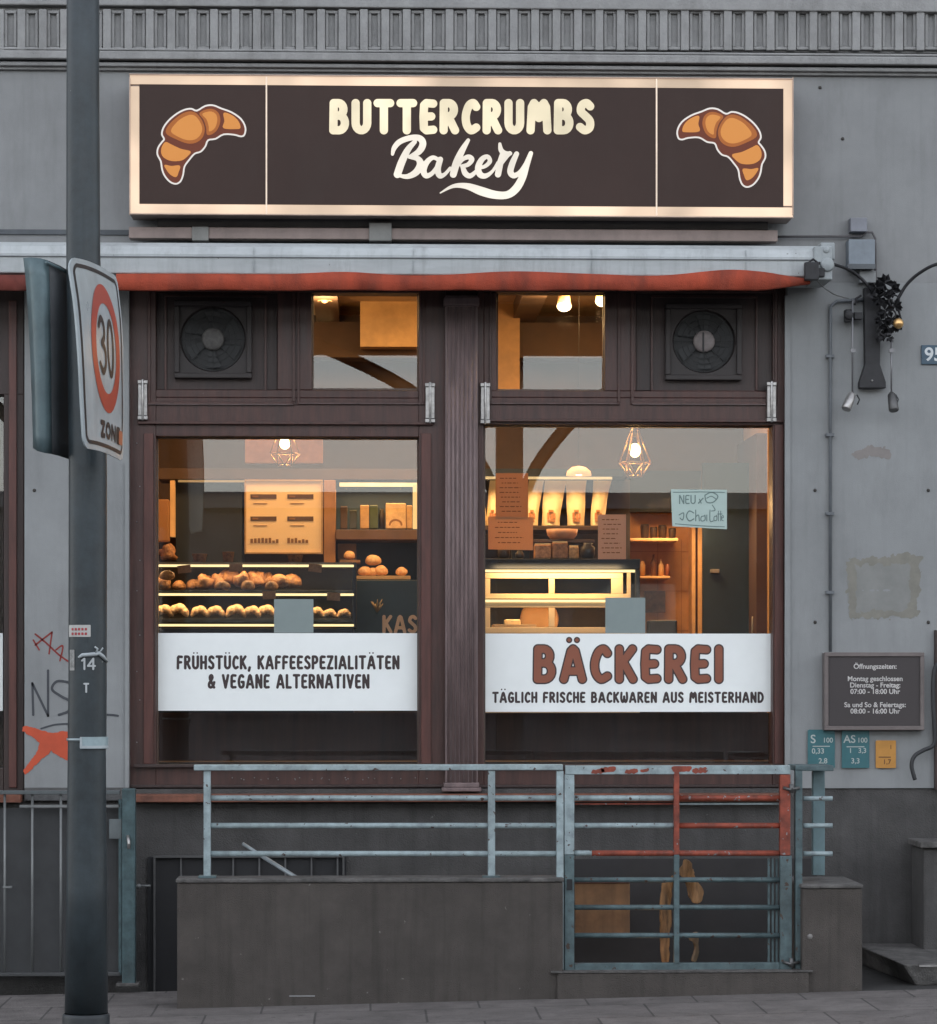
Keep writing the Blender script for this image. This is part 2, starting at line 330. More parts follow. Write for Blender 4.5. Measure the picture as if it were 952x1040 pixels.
GL = {
 'A': (.70, [[(0, 0), (.27, .93), (.35, 1), (.43, .93), (.70, 0)], [(.12, .27), (.58, .27)]]),
 'B': (.55, [[(0, 0), (.02, 1)], [(.02, 1), (.22, 1)] + arc(.24, .77, .23, .23, 90, -90) + [(.05, .54)], [(.05, .54), (.26, .54)] + arc(.27, .27, .27, .27, 90, -90) + [(0, 0)]]),
 'C': (.5, [catmull([(.5, .86), (.36, 1), (.16, .9), (.02, .55), (.06, .2), (.26, 0), (.5, .1)], n=4)]),
 'D': (.55, [[(0, 0), (0, 1)], [(0, 1), (.14, 1)] + arc(.16, .5, .39, .5, 90, -90) + [(0, 0)]]),
 'E': (.45, [[(.45, .98), (.14, 1), (.03, .92), (0, .5), (.02, .08), (.14, 0), (.45, .02)], [(.02, .5), (.36, .51)]]),
 'F': (.45, [[(.45, .98), (.1, 1), (.02, .92), (0, 0)], [(.02, .5), (.36, .51)]]),
 'G': (.55, [catmull([(.5, .88), (.34, 1), (.14, .9), (.0, .5), (.1, .1), (.3, 0), (.52, .12), (.54, .45)], n=4), [(.54, .45), (.34, .45)]]),
 'H': (.52, [[(0, 0), (0, 1)], [(.52, 0), (.52, 1)], [(0, .5), (.52, .5)]]),
 'I': (.04, [[(.02, 0), (.02, 1)]]),
 'K': (.52, [[(0, 0), (0, 1)], [(.5, 1), (.04, .46)], [(.16, .56), (.52, 0)]]),
 'L': (.42, [[(0, 1), (0, 0), (.42, 0)]]),
 'M': (.78, [[(0, 0), (.06, .85), (.16, 1), (.27, .9), (.39, .45), (.51, .9), (.62, 1), (.72, .85), (.78, 0)]]),
 'N': (.55, [[(0, 0), (.0, .98), (.04, 1), (.51, .02), (.55, 0), (.55, 1)]]),
 'O': (.6, [arc(.3, .5, .3, .5, 0, 360, 20)]),
 'P': (.5, [[(0, 0), (0, 1)], [(0, 1), (.22, 1)] + arc(.24, .73, .25, .27, 90, -90) + [(.03, .46)]]),
 'R': (.53, [[(0, 0), (.01, 1)], [(.01, 1), (.22, 1)] + arc(.24, .76, .24, .24, 90, -90) + [(.05, .52)], [(.22, .5), (.53, 0)]]),
 'S': (.48, [catmull([(.47, .88), (.3, 1), (.09, .92), (.04, .7), (.24, .53), (.45, .34), (.44, .1), (.22, 0), (0, .12)], n=5)]),
 'T': (.58, [[(0, 1), (.58, 1)], [(.29, 1), (.29, 0)]]),
 'U': (.54, [[(0, 1), (0, .3)] + arc(.27, .27, .27, .27, 180, 360) + [(.54, .3), (.54, 1)]]),
 'V': (.58, [[(0, 1), (.29, 0), (.58, 1)]]),
 'W': (.78, [catmull([(.04, 1), (.0, .4), (.14, .02), (.32, .1), (.39, .6), (.46, .1), (.64, .02), (.78, .4), (.74, 1)], n=4)]),
 'Z': (.5, [[(0, 1), (.5, 1), (0, 0), (.5, 0)]]),
 '&': (.62, [catmull([(.6, 0), (.36, .34), (.13, .7), (.15, .93), (.3, 1), (.42, .85), (.3, .62), (.04, .34), (.04, .08), (.25, 0), (.5, .15), (.62, .42)], n=4)]),
 ',': (.1, [[(.08, .06), (.0, -.2)]]), ' ': (.22, []),
 '3': (.5, [catmull([(0, .86), (.2, 1), (.42, .9), (.44, .68), (.2, .54)], n=5), catmull([(.2, .54), (.48, .42), (.5, .16), (.25, 0), (0, .13)], n=5)]),
 '0': (.5, [arc(.25, .5, .25, .5, 0, 360, 20)]),
 '1': (.2, [[(0, .8), (.18, 1), (.18, 0)]]),
 '4': (.5, [[(.38, 0), (.38, 1), (0, .3), (.5, .3)]]),
}
UML = {'Ä': 'A', 'Ü': 'U', 'Ö': 'O'}
def stroke_text(mb, txt, x0, x1, ytop, ybot, r, mp, h=.5, grow=0, gap=None):
    """caps between ytop and ybot (outer edges), fitted between x0 and x1"""
    H = (ybot - ytop) - 2 * r
    ws = [GL[UML.get(c, c)][0] * H for c in txt]
    need = (x1 - x0) - 2 * r * len(txt) ; g = .10 * H if gap is None else gap
    tot = sum(ws) + g * (len(txt) - 1)
    k = need / tot
    x = x0
    for c, w in zip(txt, ws):
        st = GL[UML.get(c, c)][1]
        if st:
            R = r
            S_ = [[(x + r + px * H * k, ybot - r - py * H, R) for px, py in s] for s in st]
            if c in UML:
                cx = x + r + w * k / 2
                for sx in (-1, 1): S_.append([(cx + sx * max(H * .13, 1.7), ytop - (r * .75 if r > 2 else .9) - 1.2 - .02 * H, r * .55 if r > 2 else .8)])
            m = r + grow + 2
            contour(mb, lambda X, Y: sdf_strokes(X, Y, S_), x - m + r, ytop - m - 3 * r - (2 if c in UML else 0), x + w * k + m + r * 2, ybot + m + (.25 * H if c == ',' else 0), h, grow, mp)
        x += w * k + 2 * r + g * k
def font_text(name, txt, px, py, size_px, y, m, parent, align='CENTER', proj=None, bold=.0):
    cu = bpy.data.curves.new(name, 'FONT'); cu.body = txt; cu.align_x = align; cu.align_y = 'CENTER'; cu.size = 1; cu.offset = bold
    cu.fill_mode = 'FRONT' if hasattr(cu, 'fill_mode') else cu.fill_mode
    o = bpy.data.objects.new(name, cu); COL.objects.link(o)
    dg = bpy.context.evaluated_depsgraph_get(); me = bpy.data.meshes.new_from_object(o.evaluated_get(dg))
    bpy.data.objects.remove(o)
    off = wloc(parent)
    for v in me.vertices:
        q = (proj or flat(y))(px + v.co.x * size_px, py - v.co.y * size_px)
        v.co = Vector(q) - off
    me.materials.clear(); me.materials.append(m)
    ob = bpy.data.objects.new(name, me); COL.objects.link(ob); ob.parent = parent
    return ob

# ================================================================== BUILDING
bld = thing('shop_building', 'grey painted corner shop building with dentil frieze, dark brown timber shopfront and dark rendered base', 'building', (0, 0, 0))
def W(px): return P(px, 685, 0).x
def Z(py, px=476): return P(px, py, 0).z
# upper facade wall and wall right of the shopfront
w = MB(); xl, xr = -6.5, 6.5
z_op = Z(285); z_base = Z(801)
w.box3(xl, xr, 0, .4, z_op, 8.5)
w.build('wall', wall_m, bld)
w = MB(); w.box3(W(800), xr, 0, .4, z_base, z_op - .0005)
w.build('wall', panel_m, bld)
w = MB(); w.box3(W(25), W(131), 0, .4, Z(800, 80), z_op - .0005)
w.build('pilaster', panel_m, bld)
# base
w = MB(); zb0 = -1.2
w.box3(W(131), xr, .012, .4, zb0, z_base - .001)
w.box3(xl, W(131), .012, .4, zb0, Z(812, 60))
w.build('base_wall', base_m, bld)
w = MB(); w.box(25, 800, 131, 813, -.018, .3); w.build('stone_band', mat('grey_band', (.10, .10, .10), .8, dirt=.4, bump=.4), bld)
# narrow reveal line of the cladding
for q_ in ((797.5, 300, 803, 800), (127, 470, 131, 800)): w = MB(); w.box(*q_, -.012, .012); w.build('corner_trim', panel_m, bld)
# frieze
f = MB()
f.box(-400, -60, 1400, 8.5, -.07, -.001)
f.box(-400, 51.4, 1400, 54, -.062, -.001)
f.box(-400, 54.3, 1400, 62.5, -.078, -.001)
f.box(-400, 65.8, 1400, 69.8, -.05, -.001)
f.box(-400, 70.1, 1400, 74, -.025, -.001)
f.box(-400, 8.8, 1400, 51.1, -.02, -.001)
f.build('cornice', cornice_m, bld, bevel=.006)
x = -80.3
while x < 1050:
    f = MB(); f.box(x - 10.8, 9, x - 2.6, 51, -.060, -.0205); f.build('frieze_block', cornice_m, bld, bevel=.004)
    g = MB(); g.ring(x - 2.2, 10.5, x + 10.4, 50.4, 3.0, -.043, -.0205); g.build('frieze_frame', cornice_m, bld, bevel=.003)
    x += 21.75
# thin dark grey ledge line in the wall above the awning and bolts
w = MB(); w.box(-60, 233, 131, 238, -.012, -.001); w.build('ledge', mat('dark_ledge', (.09, .10, .11), .8), bld)
for bx, by in ((828, 498), (943, 498), (828, 632), (943, 632), (833, 89), (856, 141), (97, 560), (35, 498)):
    b = MB(); c = P(bx, by, 0); b.lathe((c.x, 0, c.z), [(.0001, -.009), (.006, -.008), (.008, -.003), (.010, .002)], 10, 'y')
    b.build('bolt', mat('rusty_bolt', (.07, .065, .06), .6, .4), bld)

# stains on the wall: irregular thin remains of a removed sign
def blob(name, m, strokes, y, mpx, grow=0, h=1.0, wob=1.5):
    xs = [p[0] for s in strokes for p in s]; ys = [p[1] for s in strokes for p in s]; R = max(p[2] for s in strokes for p in s) + 3
    b = MB()
    def fn(X, Y):
        d = sdf_strokes(X, Y, strokes)
        return d + wob * (vnoise(X, Y, 7, 1) + .7 * vnoise(X, Y, 3, 2) + .5 * vnoise(X, Y, 1.6, 3))
    contour(b, fn, min(xs) - R, min(ys) - R, max(xs) + R, max(ys) + R, h, grow, mpx)
    return b.build(name, m, bld, clean=False)
beige = mat('glue_residue', (.225, .218, .190), .9, var=.09, scale=14)
blob('glue_film', mat('glue_film', (.238, .242, .232), .9, var=.08, scale=10), [[(868, 577, 8), (922, 577, 8)], [(868, 592, 8), (922, 592, 8)], [(868, 607, 8), (922, 607, 8)], [(868, 619, 7), (922, 619, 7)]], -.0006, flat(-.0006), wob=1.2)
blob('glue_mark', beige, [[(866, 573, 4), (866, 624, 4), (928, 624, 4), (930, 568, 5), (866, 571, 4)]], -.0012, flat(-.0012), wob=2.6, h=.8)
blob('glue_mark', mat('pink_residue', (.245, .225, .215), .9, var=.08, scale=14), [[(874, 462, 5), (886, 458, 6), (898, 460, 5)]], -.0012, flat(-.0012), wob=2.6)
# graffiti on the left pilaster
gy = -.0015
gb = MB()
def stroke_mesh(mb, strokes, y, h=.5, smooth=True, mp=None):
    for st in strokes:
        r = st[0]; pts = st[1]
        q = catmull(pts, n=5) if smooth and len(pts) > 2 else pts
        q = [(a, b, r) for a, b in q]
        xs = [a for a, b, _ in q]; ys = [b for a, b, _ in q]
        contour(mb, lambda X, Y: sdf_strokes(X, Y, [q]), min(xs) - r - 1, min(ys) - r - 1, max(xs) + r + 1, max(ys) + r + 1, h, 0, mp or flat(y))
stroke_mesh(gb, [(1.2, [(33, 694), (34, 726)]), (1.2, [(33, 694), (49, 727)]), (1.2, [(49, 727), (49, 681)])], gy, smooth=False)
gb.build('graffiti', mat('graffiti_grey', (.06, .065, .075), .7), bld, label='dark grey letter N sprayed on the left pilaster', clean=False)
gb = MB(); stroke_mesh(gb, [(1.1, [(98, 726), (112, 726), (120, 727)])], gy - .0006); gb.build('graffiti', MATS['graffiti_grey'], bld, label='short dark grey spray dash right of the pole', clean=False)
gb = MB(); stroke_mesh(gb, [(.9, [(42, 740), (56, 736), (72, 735)])], gy - .0006); gb.build('graffiti', MATS['graffiti_grey'], bld, label='thin grey curved spray line above the orange mark', clean=False)
gb = MB(); stroke_mesh(gb, [(1.3, [(70, 693), (58, 692), (53, 700), (62, 707), (72, 713), (70, 722), (60, 726)])], gy - .0006)
gb.build('graffiti', MATS['graffiti_grey'], bld, label='dark grey letter S sprayed beside the pole', clean=False)
gb = MB(); stroke_mesh(gb, [(.9, [(36, 644), (46, 652), (60, 665), (70, 672)]), (.9, [(36, 655), (53, 642)]), (.8, [(53, 642), (50, 664)]), (.8, [(57, 660), (64, 656), (61, 671)]), (.8, [(40, 660), (34, 650)])], gy)
gb.build('graffiti', mat('graffiti_red', (.25, .035, .03), .7), bld, label='thin red scribble sprayed on the left pilaster', clean=False)
blob('graffiti', mat('graffiti_orange', (.55, .085, .035), .7, var=.1), [[(26, 741, 3.2), (40, 747, 5.5), (55, 752, 8), (70, 751, 9)], [(27, 783, 3), (38, 770, 4), (48, 757, 7)], [(58, 758, 7), (71, 768, 5)]], gy, flat(gy - .001), wob=.8, h=.7)

# ---------------- shopfront joinery
fr = MB(); yF = .07
fr.box(131.2, 283, 158.5, 806, yF, .22)          # left stile
fr.box(425.5, 283, 453, 806, yF, .22); fr.box(485, 283, 491.5, 806, yF, .22)
fr.box(785, 283, 800, 806, yF, .22)
fr.box(158.5, 404, 425.5, 443.5, yF + .002, .218); fr.box(491.5, 404, 785, 431.5, yF + .002, .218)
fr.box(158.5, 283, 425.5, 297, yF + .002, .218); fr.box(491.5, 283, 785, 297, yF + .002, .218)
fr.box(158.5, 779, 425.5, 806, yF + .002, .218); fr.box(491.5, 779, 785, 806, yF + .002, .218)
fr.box(282, 297, 317, 396, yF + .003, .215); fr.box(158.5, 396, 425.5, 404, yF + .003, .215)
fr.box(614.5, 297, 646, 397, yF + .003, .215); fr.box(491.5, 397, 785, 404, yF + .003, .215)
fr.box(491.5, 297, 504.5, 397, yF + .003, .215)
fr.box(453, 283, 485, 806, .10, .22)
shop = fr.build('shopfront_frame', wood_m, bld, bevel=.004)
for q_ in ((158.7, 297, 282, 396), (646, 297, 784.8, 397)): st = MB(); st.box(*q_, .11, .2); st.build('fan_panel', wood2_m, shop, bevel=.003)
# mouldings around panels and beads around the glass
mo = MB()
mo.ring(150, 290, 300, 411, 3, .058, .0695); mo.ring(167, 299, 271, 399, 2.5, .095, .1095)
mo.ring(302, 290, 432, 411, 2.5, .060, .0695); mo.ring(497, 290, 630, 411, 2.5, .060, .0695)
mo.ring(641, 290, 790, 411, 3, .058, .0695); mo.ring(661, 300, 770, 399, 2.5, .095, .1095)
mo.box(140, 428, 440, 431, .045, .0695); mo.box(490, 426, 795, 428.5, .045, .0695)
mo.build('moulding', edge_m if False else wood_m, shop, bevel=.003)
for q_ in ((146, 440, 156, 776), (428, 440, 438, 776), (787, 431, 796, 776)): rw = MB(); rw.box(*q_, .056, .0695); rw.build('stile_strip', redwood_m, shop, bevel=.003)
ed = MB()
for a, b, c in ((142, 298, 410.3), (643, 786, 410.3), (160, 272, 399.3), (664, 770, 399.5), (304, 430, 409.5), (500, 628, 409.5)): ed.box(a, c, b, c + .8, .0565 if c > 405 else .093, .0575 if c > 405 else .0945)
ed.build('pale_edge', edge_m, shop)  # thin paler lines along the lower moulding edges
# sill rail under the glass
sr = MB(); sr.box(136, 776, 452, 779.5, .03, .0695); sr.box(486, 776, 798, 779.5, .03, .0695); sr.box(133, 797, 452, 800, .035, .0695); sr.box(486, 797, 799, 800, .035, .0695)
sr.build('sill_rail', wood2_m, shop, bevel=.003)
si = MB(); si.box(131, 806.5, 800, 814.5, -.09, .05)
si.build('sill', sill_m, bld, bevel=.004)
nm_ = mat('nail_grey', (.3, .3, .3), .5, .3)
def nail(px, py):
    sc_ = MB(); q = P(px, py, .06); sc_.lathe((q.x, .066, q.z), [(.0001, -.003), (.003, -.002), (.0035, .004)], 6, 'y'); sc_.build('nail_head', nm_, shop)
for i in range(26): nail(236 + i * 7.5 * (1 + .25 * math.sin(i * 2.1)), 790 + (i % 3))
for px, y0 in ((139, 430), (790, 431)):
    for j in range(9): nail(px + (j % 2) * 3, y0 + 20 + j * 37 + (j * j * 7) % 11)
# fluted column
co = MB()
co.box(452.5, 300, 485.5, 801, .0, .0995)
co.build('column', column_m, bld, bevel=.003)
fl = MB()
for i in range(7):
    c = P(456 + i * 4.4, 500, 0).x
    fl.tube([(c, -.001, Z(795)), (c, -.001, Z(312))], .0085, 8)
fl.build('fluting', column_m, bld)
cb = MB(); cb.box(449, 800, 489, 804, -.045, .0995); cb.box(451, 795, 487, 799.8, -.03, .0995); cb.box(451, 302, 487, 310, -.02, .0995)
cb.build('column_base', column_m, bld, bevel=.004)
# windows (pane as part)
YG = .165
def pane(a, b, c, d, label):
    fr_ = MB(); fr_.ring(a - .5, b - .5, c + .5, d + .5, 1.6, YG - .03, YG + .02)
    wi = fr_.build('window', mat('glazing_bead', (.11, .075, .06), .5), bld, label=label)
    g_ = MB(); p = P(a, b, YG); q = P(c, d, YG)
    g_.box3(p.x, q.x, YG, YG + .004, q.z, p.z); g_.build('pane', glass_m, wi)
pane(159.5, 444.5, 425, 778, 'large left shop window'); pane(492, 432.5, 784.5, 778, 'large right shop window')
pane(317.5, 297.5, 425, 395.5, 'left transom light'); pane(505, 297.5, 614, 396.5, 'right transom light')
# hinges
for i, (px, t, b, n_) in enumerate(((145, 386, 426, 1), (437, 389, 429, 1), (493, 389, 430, 1), (784, 388, 428, 1))):
    h_ = MB(); h_.box(px - 4.5, t + 4, px - .4, b - 4, .035, .0695); h_.box(px + .4, t + 4, px + 4.5, b - 4, .035, .0695)
    h_.box(px - 5, t, px + 5, t + 3.6, .028, .0695); h_.box(px - 5, b - 3.6, px + 5, b, .028, .0695)
    c = P(px, t, .03); d_ = P(px, b, .03); h_.tube([(c.x, .028, d_.z - .005), (c.x, .028, c.z + .005)], .006, 8)
    h_.build('hinge', steel_m, bld, bevel=.002)

# fans
def fan(cx, cy, a, b, c, d, r, label, bright):
    p = P(cx, cy, .1); t = thing('ventilation_fan', label, 'fan', (p.x, .1, P(cx, d, .1).z), 'wall fans above the shop windows')
    m = MB(); m.ring(a, b, c, d, 5.5, .062, .108); m.build('frame', fanframe_m, t, bevel=.006)
    m = MB(); R = r / 200.0
    # plate with round hole
    n = 40; vs = []; fs = []
    P0 = P(a + 5, b + 5, .09); P1 = P(c - 5, d - 5, .09); hw = (P1.x - P0.x) / 2; hh = (P0.z - P1.z) / 2; mx_ = (P0.x + P1.x) / 2; mz = (P0.z + P1.z) / 2
    for k in range(n):
        an = 2 * PI * k / n; cs, sn = math.cos(an), math.sin(an)
        s_ = min(hw / max(abs(cs), 1e-6), hh / max(abs(sn), 1e-6)); vs += [(mx_ + cs * R * 1.05, .082, mz + sn * R * 1.05), (mx_ + cs * s_, .082, mz + sn * s_)]
    for k in range(n): fs.append((2 * k, 2 * k + 1, 2 * ((k + 1) % n) + 1, 2 * ((k + 1) % n)))
    m.add(vs, fs); m.lathe((mx_, .082, mz), [(R * 1.05, 0), (R * 1.0, .022)], 40, 'y'); m.build('plate', fanframe_m, t, clean=False)
    m = MB(); m.lathe((mx_, .104, mz), [(.0001, 0), (R * 1.03, .0)], 40, 'y'); m.build('backing', fan_m, t)
    for k in range(6):
        m = MB(); an = 2 * PI * k / 6 + .4; vs = []
        for (rr, da, yy) in ((.22, -.28, .097), (.95, -.12, .099), (.95, .42, .088), (.22, .25, .09)):
            vs.append((mx_ + math.cos(an + da) * R * rr, yy, mz + math.sin(an + da) * R * rr))
        m.add(vs, [(0, 1, 2, 3)]); m.build('blade', mat('fan_blade', (.030, .032, .033), .6), t, clean=False)
    m = MB(); m.lathe((mx_, .08, mz), [(.0001, -.012), (R * .3, -.01), (R * .36, -.002), (R * .36, .014)], 28, 'y')
    m.build('hub', hub_m if not bright else mat('fan_hub_pale', (.24, .21, .205), .55, var=.15, scale=30), t)
    m = MB(); 
    for rr in (.55, .72, .9): m.lathe((mx_, .078, mz), [(R * rr, 0), (R * rr + .002, -.002), (R * rr + .004, 0)], 40, 'y')
    for k in range(8):
        an = 2 * PI * k / 8; m.tube([(mx_ + math.cos(an) * R * .34, .078, mz + math.sin(an) * R * .34), (mx_ + math.cos(an) * R * 1.03, .078, mz + math.sin(an) * R * 1.03)], .0014, 5)
    m.build('guard', fan_m, t)
    if bright: m = MB(); m.box(cx - .8, cy - 10, cx + .8, cy + 10, .064, .068); m.build('pull_cord', black_m, t)
fan(216, 345, 177, 305, 256, 384, 32, 'dark round fan with mottled grey hub in the left panel, behind the road sign side', False)
fan(714.5, 347.5, 676, 308, 754, 386, 31, 'dark round fan with pale pinkish hub in the right panel beside the brass ball bracket', True)

# ================================================================== LIGHT BOX SIGN
sy = -.26
p = P(468, 219, sy); sgn = thing('shop_sign', 'long illuminated lightbox reading BUTTERCRUMBS Bakery, glowing cream border around dark brown face', 'shop sign', (p.x, -.13, p.z))
m = MB(); m.box(131.5, 77.5, 806, 219, sy + .012, -.03)
m.build('housing', mat('sign_housing', (.22, .17, .15), .5), sgn, bevel=.006)
m = MB()
slx = 5 / 675.0
def sgn_y(px, py): return P(px, py, sy)
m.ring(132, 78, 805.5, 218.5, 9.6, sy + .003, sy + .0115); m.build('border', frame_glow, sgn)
m = MB(); m.ring(131.3, 77, 806.2, 219.5, 1.2, sy - .008, sy + .012); m.build('rim', mat('sign_rim', (.45, .33, .26), .4, .3), sgn, bevel=.001)
m = MB(); m.box(141.8, 87.8, 795.8, 208.8, sy + .001, sy + .011); m.build('face', signface_m, sgn)
m = MB(); m.box(270, 78, 271.5, 218, sy - .003, sy + .0008); m.box(666.3, 79, 667.8, 219, sy - .003, sy + .0008)
m.build('divider', mat('sign_divider', (.75, .62, .5), .4, .2, emis=(1, .75, .55), estr=.25), sgn)
m = MB(); stroke_text(m, 'BUTTERCRUMBS', 334.5, 604, 100.5, 136.5, 4.2, flat(sy - .003), h=.6)
m.build('lettering', letter_glow, sgn, clean=False)
# script word, traced in enlarged coordinates (x3.173, origin 320,80)
def zc(pts, s=3.173, ox=320, oy=80): return [tuple([ox + q[0] / s, oy + q[1] / s] + [v / s for v in q[2:]]) for q in pts]
BK = [
 [(250, 243, 5), (256, 222, 8), (275, 202, 9), (310, 190, 9), (338, 192, 10), (348, 210, 11), (335, 235, 10), (305, 252, 6)],
 [(305, 252, 6), (332, 258, 9), (340, 278, 12), (325, 302, 11), (298, 315, 8), (272, 312, 5)],
 [(322, 203, 7), (300, 228, 10), (280, 268, 12), (266, 308, 12)],
 [(400, 262, 6), (380, 254, 7), (360, 270, 9), (350, 295, 10), (358, 312, 9), (376, 306, 7), (394, 284, 7), (404, 260, 8)],
 [(404, 260, 9), (396, 290, 10), (402, 312, 9), (418, 308, 6), (436, 288, 5)],
 [(494, 198, 6), (474, 232, 10), (456, 272, 12), (446, 308, 11)],
 [(456, 288, 5), (474, 262, 6), (494, 252, 8), (506, 260, 8), (494, 276, 7), (474, 282, 6)],
 [(476, 282, 7), (484, 304, 9), (500, 313, 8), (520, 298, 6), (532, 282, 5)],
 [(526, 288, 5), (548, 282, 6), (564, 266, 7), (556, 251, 7), (538, 260, 9), (526, 286, 10), (532, 308, 10), (550, 313, 8), (572, 298, 5), (590, 270, 5)],
 [(596, 210, 5), (600, 230, 8), (612, 240, 8), (630, 241, 6)],
 [(606, 236, 7), (598, 268, 10), (590, 308, 10)],
 [(600, 276, 5), (618, 250, 7), (628, 240, 7)],
 [(650, 242, 8), (636, 274, 10), (630, 300, 10), (642, 312, 9), (662, 300, 7), (684, 268, 7)],
 [(696, 240, 7), (682, 278, 10), (668, 320, 12), (648, 354, 13), (620, 374, 12), (580, 374, 13), (536, 362, 14), (490, 346, 10), (446, 346, 6), (404, 368, 2)],
]
m = MB(); ST = [catmull(zc(s), n=6) for s in BK]
contour(m, lambda X, Y: sdf_strokes(X, Y, ST), 394, 134, 548, 204, .55, 0, flat(sy - .003)); m.build('lettering', script_glow, sgn, clean=False)
# croissant pictures
OUT = [(400,148),(440,162),(500,128),(560,122),(620,145),(700,175),(770,225),(803,290),(795,345),(765,357),(720,345),(640,342),(580,375),(525,385),(505,430),(470,470),(425,485),(385,530),(350,580),(340,640),(320,690),(285,710),(240,695),(200,650),(180,600),(170,540),(145,490),(150,440),(180,395),(195,375),(178,340),(190,290),(230,235),(290,185),(350,155)]
SEG = [[(395,172),(440,190),(480,245),(496,305),(478,365),(430,400),(370,405),(300,380),(222,340),(214,305),(245,258),(290,218),(340,185)],
 [(462,185),(510,157),(560,155),(600,185),(612,240),(592,300),(555,335),(518,340),(512,290),(492,230)],
 [(642,182),(700,200),(745,240),(762,288),(735,298),(640,292),(648,240)],
 [(208,400),(250,418),(320,450),(390,468),(370,500),(325,532),(250,535),(198,512),(178,478),(182,435)],
 [(202,570),(250,578),(312,575),(302,620),(285,655),(248,640),(218,605)]]
lite = [[(385,195),(430,205),(468,255),(480,305),(462,350),(425,378),(375,384),(315,365),(255,330),(252,300),(280,262),(320,225)],
 [(480,190),(520,172),(555,172),(585,195),(592,240),(576,290),(548,315),(530,315),(528,280),(512,230)]]
def crois(flip):
    def tr(q):
        x, y = 140 + q[0] / 7.323, 90 + q[1] / 7.323
        return (937.5 - x, y + 3.2) if flip else (x, y)
    poly = catmull([tr(q) for q in OUT], True, 3)
    xs = [q[0] for q in poly]; ys = [q[1] for q in poly]
    def shp(pl, thr, y, m_, nm):
        b_ = MB(); contour(b_, lambda X, Y: sdf_poly(X, Y, pl), min(xs) - 2, min(ys) - 2, max(xs) + 2, max(ys) + 2, .6, thr, flat(y)); return b_.build(nm, m_, sgn, clean=False)
    o = shp(poly, .6, sy - .002, emit('picture_white', (1, .93, .86), .66), 'croissant_picture')
    shp(poly, -1.1, sy - .0035, emit('picture_brown', (.16, .045, .025), .75), 'croissant_outline')
    om = emit('picture_orange', (.84, .34, .085), .62); rim = emit('picture_dark_orange', (.50, .16, .04), .6)
    for s_ in SEG: shp(catmull([tr(q) for q in s_], True, 4), .4, sy - .005, rim if s_ is SEG[0] or s_ is SEG[1] else om, 'croissant_segment')
    for s_ in lite: shp(catmull([tr(q) for q in s_], True, 4), 0, sy - .0065, om, 'croissant_segment')
    for s_, rr in ((SEG[2], 0), (SEG[3], 0)):
        pass
crois(False); crois(True)
# support rail under the sign
sr = MB(); sr.box(131, 232, 790, 243.5, -.14, -.05)
rl = sr.build('support_rail', mat('rail_pinkish_grey', (.27, .21, .19), .5, .2, dirt=.3), sgn, bevel=.003)
m = MB(); m.box(195, 230, 212, 244.3, -.155, -.045); m.build('bracket', mat('bracket_grey', (.20, .20, .19), .5, .3, dirt=.3), sgn, bevel=.003)
m = MB(); m.box(375, 226, 398, 244.5, -.16, -.045); m.build('bracket', mat('bracket_grey', (.20, .20, .19), .5, .3, dirt=.3), sgn, bevel=.003)
m = MB(); m.box(160, 219.8, 780, 231.5, -.10, -.03); m.build('underside', mat('under_dark', (.07, .065, .065), .7), sgn)

# ================================================================== AWNING
p = P(423, 278, -.2); aw = thing('awning', 'rolled up awning in white metal cassette with wavy orange-red valance above the shop windows', 'awning', (p.x, -.1, p.z))
m = MB()
AO = -.12
xa, xb = P(-90, 260, -.28 + AO).x, P(846, 260, -.28 + AO).x
za = P(423, 247, -.24 + AO).z; zb = P(423, 281, -.26 + AO).z
prof = [(-.03, za + .03), (-.21 + AO, za), (-.255 + AO, za - .025), (-.27 + AO, (za + zb) / 2 + .02), (-.262 + AO, zb + .01), (-.20 + AO, zb - .002), (-.03, zb)]
vs = [(xa, y_, z_) for y_, z_ in prof] + [(xb, y_, z_) for y_, z_ in prof]; n = len(prof)
m.add(vs, [(i, i + 1, n + i + 1, n + i) for i in range(n - 1)] + [tuple(range(n))[::-1], tuple(range(n, 2 * n))])
m.build('cassette', cassette_m, aw, bevel=.006)
m = MB(); zm = (za + zb) / 2 + .008; m.box3(xa, xb - .01, -.2745 + AO, -.266 + AO, zm - .004, zm); m.build('groove', mat('groove_dark', (.10, .11, .12), .6), aw)
m = MB()
for px in (258, 420, 601, 758): q = P(px, 260, -.28 + AO); m.box3(q.x - .0008, q.x + .0008, -.2735 + AO, -.264 + AO, zb + .02, za - .03)
m.build('cassette_joint', mat('joint_grey', (.35, .38, .39), .5), aw)
m = MB(); q = P(834, 247, -.25)
m.box3(xb - .095, xb - .004, -.292 + AO, -.12, zb - .01, za - .012); m.box3(xb - .06, xb + .012, -.27 + AO, -.15, za - .075, za + .01)
m.lathe((xb - .03, -.292 + AO, (za + zb) / 2 - .02), [(.0001, -.018), (.032, -.016), (.036, 0)], 18, 'y'); m.lathe((xb - .035, -.27 + AO, za - .03), [(.0001, -.03), (.017, -.028), (.02, 0)], 12, 'y')
m.build('end_cap', mat('end_cap_grey', (.30, .33, .34), .45, var=.15, dirt=.5), aw, bevel=.006)
m = MB(); m.box(818, 266, 832, 284, -.34 + AO, -.29 + AO); m.tube([P(820, 268, -.33 + AO), P(826, 263, -.33 + AO), P(832, 268, -.33 + AO)], .006); m.box(829, 272, 838, 281, -.31 + AO, -.28 + AO)
m.build('motor', black_m, aw, bevel=.004)
